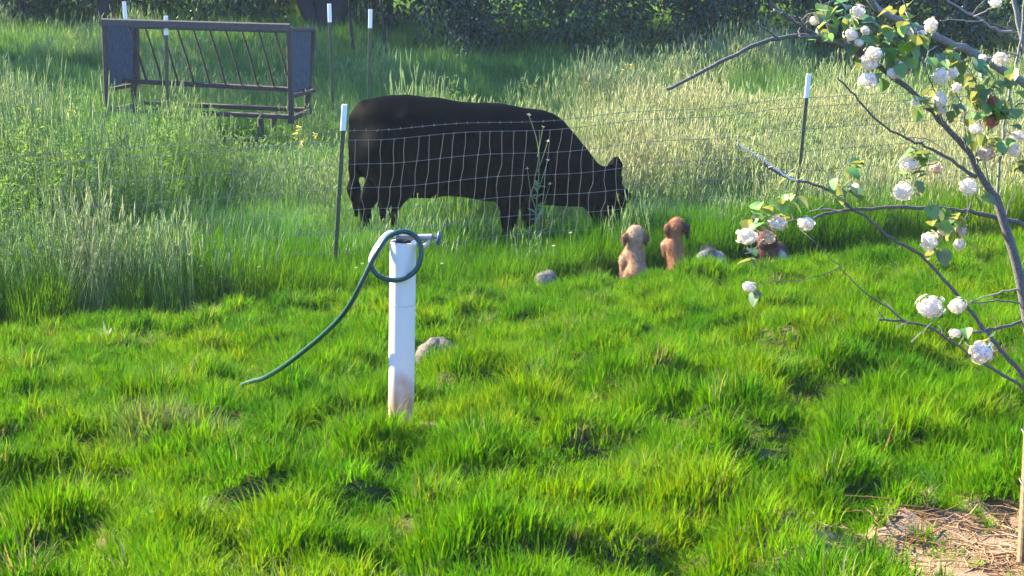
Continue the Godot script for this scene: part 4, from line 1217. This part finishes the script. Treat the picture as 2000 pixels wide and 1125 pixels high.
# ------------------------------------------------------------------ single weeds, stones, stake
func build_small_things():
	rng.seed = 81
	# wooden stake with wire at the right edge
	var at := on_ground(Vector2(1.562, -6.653))
	var o := thing("wooden_stake", "weathered wooden stake wound with wire at the right edge", "stake", at)
	var s := Shape.new()
	s.bar(V(0, -0.1, 0), V(0.003, 0.53, 0.0), 0.05, 0.05, Vector3.BACK, 0.1)
	part(o, "post", s.mesh(), M.wood)
	for h in [0.40, 0.245]:
		var w := Shape.new()
		var ring := []
		var r := 0.027
		for q in [[-1, -1], [1, -1], [1, 1], [-1, 1], [-1, -1]]: ring.append(V(q[0] * r, h + 0.004 * q[0] * -3.0, q[1] * r))
		w.tube(smooth_path(ring, 3), [0.0022], 6)
		part(o, "wire_loop", w.mesh(), M.wire)
	# boulder behind the pipe
	at = on_ground(Vector2(-0.416, -12.329))
	solo("boulder", "grey fieldstone half sunk in the lawn right behind the standpipe", "stone", boulder(Vector3(0.3, 0.25, 0.26), 3, 0.35), M.stone, at + Vector3(0.01, 0.045, 0))
	var st := on_ground(Vector2(-8.610, -39.388))
	solo("pale_rock", "whitish rock at the far left edge of the field", "stone", boulder(Vector3(0.9, 0.4, 0.6), 9, 0.3), M.pale_stone, st + Vector3(0, 0.08, 0))
	# the tall weed in front of the cow's shoulder
	at = on_ground(Vector2(0.198, -18.995))
	o = thing("tall_weed", "tall flowering weed standing in front of the cow's shoulder", "weed", at)
	var stem := [V(0, -0.05, 0), V(0.0, 0.3, 0), V(0.02, 0.62, 0), V(0.03, 0.85, 0), V(-0.01, 1.06, 0), V(-0.06, 1.2, 0)]
	s = Shape.new()
	s.tube(smooth_path(stem, 4), ramp(0.007, 0.002, 21), 6)
	part(o, "stem", s.mesh(), M.stem)
	for e in [[0.35, -0.07, 0.75], [0.55, 0.1, 0.82], [0.72, 0.1, 0.98], [0.85, 0.06, 1.1], [0.3, 0.12, 0.62]]:
		s = Shape.new()
		s.tube([V(0.015, e[0], 0), V(e[1] * 0.6, (e[0] + e[2]) * 0.5, 0.02), V(e[1], e[2], 0.03)], [0.004, 0.003, 0.0015], 5)
		part(o, "stem", s.mesh(), M.stem)
		s = Shape.new()
		for q in 7: s.leaf(V(e[1], e[2], 0.03), Vector3(rr(-1, 1), rr(0, 1), rr(-1, 1)).normalized(), Vector3.UP, 0.022, 0.012, Color.WHITE)
		part(o, "bud", s.mesh(), M.bud)
	for q in 26:
		var h := rr(0.05, 0.66)
		s = Shape.new()
		var a := rr(0, TAU)
		s.leaf(V(0, 0, 0), V(cos(a), rr(0.1, 0.9), sin(a)).normalized(), Vector3.UP, rr(0.06, 0.15) * (1.2 - h), rr(0.02, 0.04), Color.WHITE)
		part(o, "leaf", s.mesh(), M.weed_leaf, Transform3D(Basis.IDENTITY, V(0.02 * h, h, 0)))
	s = Shape.new()
	for q in 10: s.leaf(V(-0.06, 1.2, 0), Vector3(rr(-1, 1), rr(-0.4, 1), rr(-1, 1)).normalized(), Vector3.UP, 0.024, 0.014, Color.WHITE)
	part(o, "bud", s.mesh(), M.bud)
	# yellow flowering weeds
	var yl := [[Vector2(0.205, -25.349), "yellow flowering weed in the field just above the cow's back"], [Vector2(1.297, -26.807), "yellow flowering weed in the field above the cow's head"], [Vector2(-2.003, -21.989), "yellow flowering weed left of the cow's rump"], [Vector2(-3.179, -20.989), "yellow flowering weed in the long grass below the feeder"], [Vector2(-4.460, -23.320), "yellow flowering weed left of the feeder"]]
	for e in yl:
		at = on_ground(e[0])
		o = thing("yellow_weed", e[1], "weed", at, "yellow flowering weeds in the field")
		for q in 5:
			var a := rr(0, TAU)
			var top := V(cos(a) * rr(0.02, 0.12), rr(0.42, 0.62), sin(a) * 0.08)
			s = Shape.new()
			s.tube([V(0, -0.03, 0), top * 0.5 + V(0, 0.03, 0), top], [0.003, 0.0025, 0.002], 5)
			part(o, "stem", s.mesh(), M.stem)
			s = Shape.new()
			for w in 16: s.leaf(top + V(rr(-0.02, 0.02), rr(-0.05, 0.02), rr(-0.02, 0.02)), Vector3(rr(-1, 1), rr(0, 1), rr(-1, 1)).normalized(), Vector3.UP, 0.02, 0.016, Color.WHITE)
			part(o, "flower", s.mesh(), M.yellow)
	# broad-leaved dock at the left of the lawn
	at = on_ground(Vector2(-2.725, -15.021))
	o = thing("dock_plant", "broad grey-green dock leaves standing up from the lawn at far left", "weed", at)
	for q in 6:
		s = Shape.new()
		var a := q * 1.05 + rr(-0.2, 0.2)
		s.blade(V(0, -0.01, 0), a, rr(0.12, 0.19), rr(0.03, 0.045), rr(0.05, 0.3), rr(0.5, 1.4), Color.WHITE, 6)
		part(o, "leaf", s.mesh(), M.dock)
	# small white meadow flowers low on the near side of the fence
	var head := Shape.new()
	for q in 18: head.leaf(V(0, 0, 0), Vector3(rr(-1, 1), rr(-0.1, 0.9), rr(-1, 1)).normalized(), Vector3.UP, 0.016, 0.01, Color.WHITE)
	var stk := Shape.new()
	stk.tube([V(0, -0.34, 0), V(0.008, -0.15, 0), V(0, 0, 0)], [0.002, 0.0018, 0.0014], 4)
	var hm := head.mesh()
	var sm := stk.mesh()
	var nth := ["first", "second", "third", "fourth", "fifth", "sixth", "seventh", "eighth", "ninth", "tenth", "eleventh", "twelfth", "thirteenth", "fourteenth", "fifteenth", "sixteenth", "last"]
	var across := [130, 212, 262, 276, 388, 410, 428, 484, 494, 504, 514, 541, 692, 704, 860, 1085, 1120]
	for k in across.size():
		var e := [float(across[k])]
		var gx: float = (e[0] - 1000.0) / 4500.0 * 17.5
		var g := Vector2(gx, edge_z(gx) - 0.3)
		var y: float = ground_y(g.x, g.y) + rr(0.2, 0.42)
		o = thing("white_wildflower", "small white wildflower head just beyond the lawn edge, %s from the left" % nth[k], "flower", Vector3(g.x, y, g.y), "small white wildflowers beyond the lawn edge")
		part(o, "flower_head", hm, M.petal)
		part(o, "stalk", sm, M.stem)

# ------------------------------------------------------------------ materials
func build_materials():
	M.grass = tinted(0.6, 0.95)
	M.grass.metallic_specular = 0.12
	M.dry = tinted(0.8, 0.6)
	M.dry.metallic_specular = 0.2
	M.soil = tinted(0.95)
	noisy(M.soil, 0.06, [[0.0, 0.3, 0.28, 0.26], [0.45, 0.7, 0.68, 0.66], [0.6, 0.85, 0.84, 0.83], [1.0, 1.0, 1.0, 1.0]], 3.0, 1.2)
	M.soil.metallic_specular = 0.05
	M.hide = tinted(0.62)
	M.hide.albedo_color = Color(0.0022, 0.0026, 0.0044).linear_to_srgb()
	M.hide.metallic_specular = 0.07
	M.fur = tinted(0.85)
	M.fur.rim_enabled = true; M.fur.rim = 0.12; M.fur.rim_tint = 0.6
	M.hedge_a = tinted(0.5, 0.35); M.hedge_a.albedo_color = Color(0.028, 0.085, 0.04).linear_to_srgb()
	M.hedge_b = tinted(0.5, 0.35); M.hedge_b.albedo_color = Color(0.02, 0.06, 0.036).linear_to_srgb()
	M.dark_bark = paint(0.03, 0.026, 0.03, 0.9)
	M.post = paint(0.045, 0.06, 0.03, 0.6)
	noisy(M.post, 0.02, [[0.0, 0.03, 0.045, 0.02], [0.6, 0.06, 0.075, 0.035], [1.0, 0.1, 0.07, 0.04]], 6.0)
	M.white_paint = paint(0.75, 0.76, 0.78, 0.5)
	M.wire = paint(0.13, 0.14, 0.15, 0.6, 0.2)
	M.rust = paint(0.06, 0.04, 0.035, 0.75, 0.1)
	noisy(M.rust, 0.03, [[0.0, 0.025, 0.022, 0.025], [0.5, 0.055, 0.04, 0.038], [1.0, 0.13, 0.06, 0.035]], 2.0)
	M.rail = paint(0.13, 0.12, 0.12, 0.7, 0.0)
	M.rail.metallic_specular = 0.25
	noisy(M.rail, 0.03, [[0.0, 0.04, 0.037, 0.038], [0.5, 0.08, 0.074, 0.073], [1.0, 0.13, 0.09, 0.07]], 2.0)
	M.panel = paint(0.1, 0.14, 0.22, 0.75, 0.0)
	M.panel.metallic_specular = 0.2
	noisy(M.panel, 0.02, [[0.0, 0.034, 0.05, 0.076], [0.5, 0.054, 0.076, 0.112], [0.7, 0.072, 0.08, 0.094], [1.0, 0.12, 0.08, 0.06]], 1.0)
	M.pvc = tinted(0.38)
	M.scratch = paint(0.35, 0.34, 0.33, 0.8)
	M.black_foam = paint(0.015, 0.015, 0.018, 0.9)
	M.steel = paint(0.17, 0.175, 0.18, 0.5, 0.5)
	M.pale_steel = paint(0.32, 0.31, 0.28, 0.5, 0.4)
	M.brass = paint(0.46, 0.4, 0.27, 0.4, 0.6)
	M.blue_paint = paint(0.03, 0.05, 0.17, 0.45)
	M.hose_white = paint(0.78, 0.8, 0.8, 0.4)
	M.hose = paint(0.003, 0.042, 0.034, 0.34)
	M.bark = paint(0.12, 0.11, 0.115, 0.85)
	noisy(M.bark, 0.05, [[0.0, 0.028, 0.027, 0.025], [0.42, 0.062, 0.059, 0.056], [0.6, 0.095, 0.09, 0.085], [1.0, 0.19, 0.18, 0.17]], 5.0, 0.6)
	M.bark_pale = paint(0.2, 0.18, 0.165, 0.85)
	M.bark_green = paint(0.24, 0.26, 0.22, 0.8)
	noisy(M.bark_green, 0.05, [[0.0, 0.08, 0.085, 0.07], [0.5, 0.13, 0.135, 0.115], [1.0, 0.21, 0.21, 0.19]], 5.0, 0.5)
	M.bark_peeling = paint(0.6, 0.56, 0.52, 0.8)
	M.petal = tinted(0.7, 0.8); M.petal.albedo_color = Color(0.84, 0.78, 0.68).linear_to_srgb()
	M.petal_cream = tinted(0.7, 0.6); M.petal_cream.albedo_color = Color(0.78, 0.7, 0.62).linear_to_srgb()
	M.petal_tan = tinted(0.8, 0.3); M.petal_tan.albedo_color = Color(0.6, 0.44, 0.3).linear_to_srgb()
	M.petal_rust = tinted(0.8, 0.3); M.petal_rust.albedo_color = Color(0.32, 0.13, 0.07).linear_to_srgb()
	for e in [["leaf_yellow", 0.12, 0.26, 0.014], ["leaf_mid", 0.05, 0.16, 0.03], ["leaf_dark", 0.018, 0.075, 0.022], ["weed_leaf", 0.16, 0.26, 0.1], ["stem", 0.2, 0.28, 0.12], ["bud", 0.5, 0.52, 0.4], ["yellow", 0.72, 0.62, 0.06], ["dock", 0.16, 0.27, 0.17]]:
		var m := paint(e[1], e[2], e[3], 0.5)
		m.backlight_enabled = true; m.backlight = Color(0.5, 0.5, 0.25)
		M[e[0]] = m
	M.stone = paint(0.3, 0.28, 0.26, 0.9)
	noisy(M.stone, 0.03, [[0.0, 0.035, 0.027, 0.022], [0.5, 0.085, 0.07, 0.06], [1.0, 0.17, 0.15, 0.135]], 3.0, 1.0)
	M.pale_stone = paint(0.6, 0.6, 0.62, 0.9)
	M.wood = paint(0.28, 0.19, 0.1, 0.85)
	noisy(M.wood, 0.02, [[0.0, 0.08, 0.05, 0.025], [0.5, 0.15, 0.1, 0.052], [1.0, 0.24, 0.17, 0.1]], 4.0, 0.4)

func _ready():
	# camera
	var cam := Camera3D.new()
	cam.name = "camera"
	cam.fov = 14.25; cam.near = 0.1; cam.far = 1500.0
	cam.position = Vector3(0, 3.9, 0)
	cam.rotation.x = -atan(1000.0 / 4500.0)
	add_child(cam)
	# sky
	var env := Environment.new()
	env.background_mode = Environment.BG_SKY
	var sky := Sky.new()
	var sm := ProceduralSkyMaterial.new()
	sm.sky_top_color = Color(0.24, 0.4, 0.68); sm.sky_horizon_color = Color(0.66, 0.76, 0.88); sm.sky_curve = 0.16
	sm.ground_bottom_color = Color(0.12, 0.16, 0.08); sm.ground_horizon_color = Color(0.45, 0.55, 0.55)
	sm.sky_energy_multiplier = 0.95
	sky.sky_material = sm
	env.sky = sky
	env.tonemap_mode = Environment.TONE_MAPPER_LINEAR
	env.tonemap_exposure = 6.1
	env.fog_enabled = true; env.fog_density = 0.00048; env.fog_light_color = Color(0.78, 0.86, 0.88)
	env.sdfgi_enabled = true; env.ssao_enabled = true; env.ssil_enabled = true
	var we := WorldEnvironment.new()
	we.name = "world_environment"; we.environment = env
	add_child(we)
	# sun: from the left, a little beyond the things it lights
	var sun := DirectionalLight3D.new()
	sun.name = "sun"
	sun.light_energy = 1.6; sun.light_color = Color(1.0, 0.94, 0.82); sun.light_angular_distance = 0.5
	sun.shadow_enabled = true
	sun.basis = Basis.looking_at(-Vector3(-0.75, 0.53, -0.38).normalized())
	add_child(sun)

	bumps.seed = 3; bumps.frequency = 0.55; bumps.fractal_octaves = 3
	patches.seed = 8; patches.frequency = 0.6; patches.fractal_octaves = 3
	fine.seed = 5; fine.frequency = 0.3; fine.fractal_octaves = 3
	build_materials()
	build_ground()
	build_hedge()
	build_lawn()
	build_pasture()
	build_straw()
	build_fence()
	build_far_posts()
	build_feeder()
	build_cow()
	print("cow done")
	build_puppies()
	build_pipe()
	build_hose()
	build_snowball_tree()
	build_small_things()
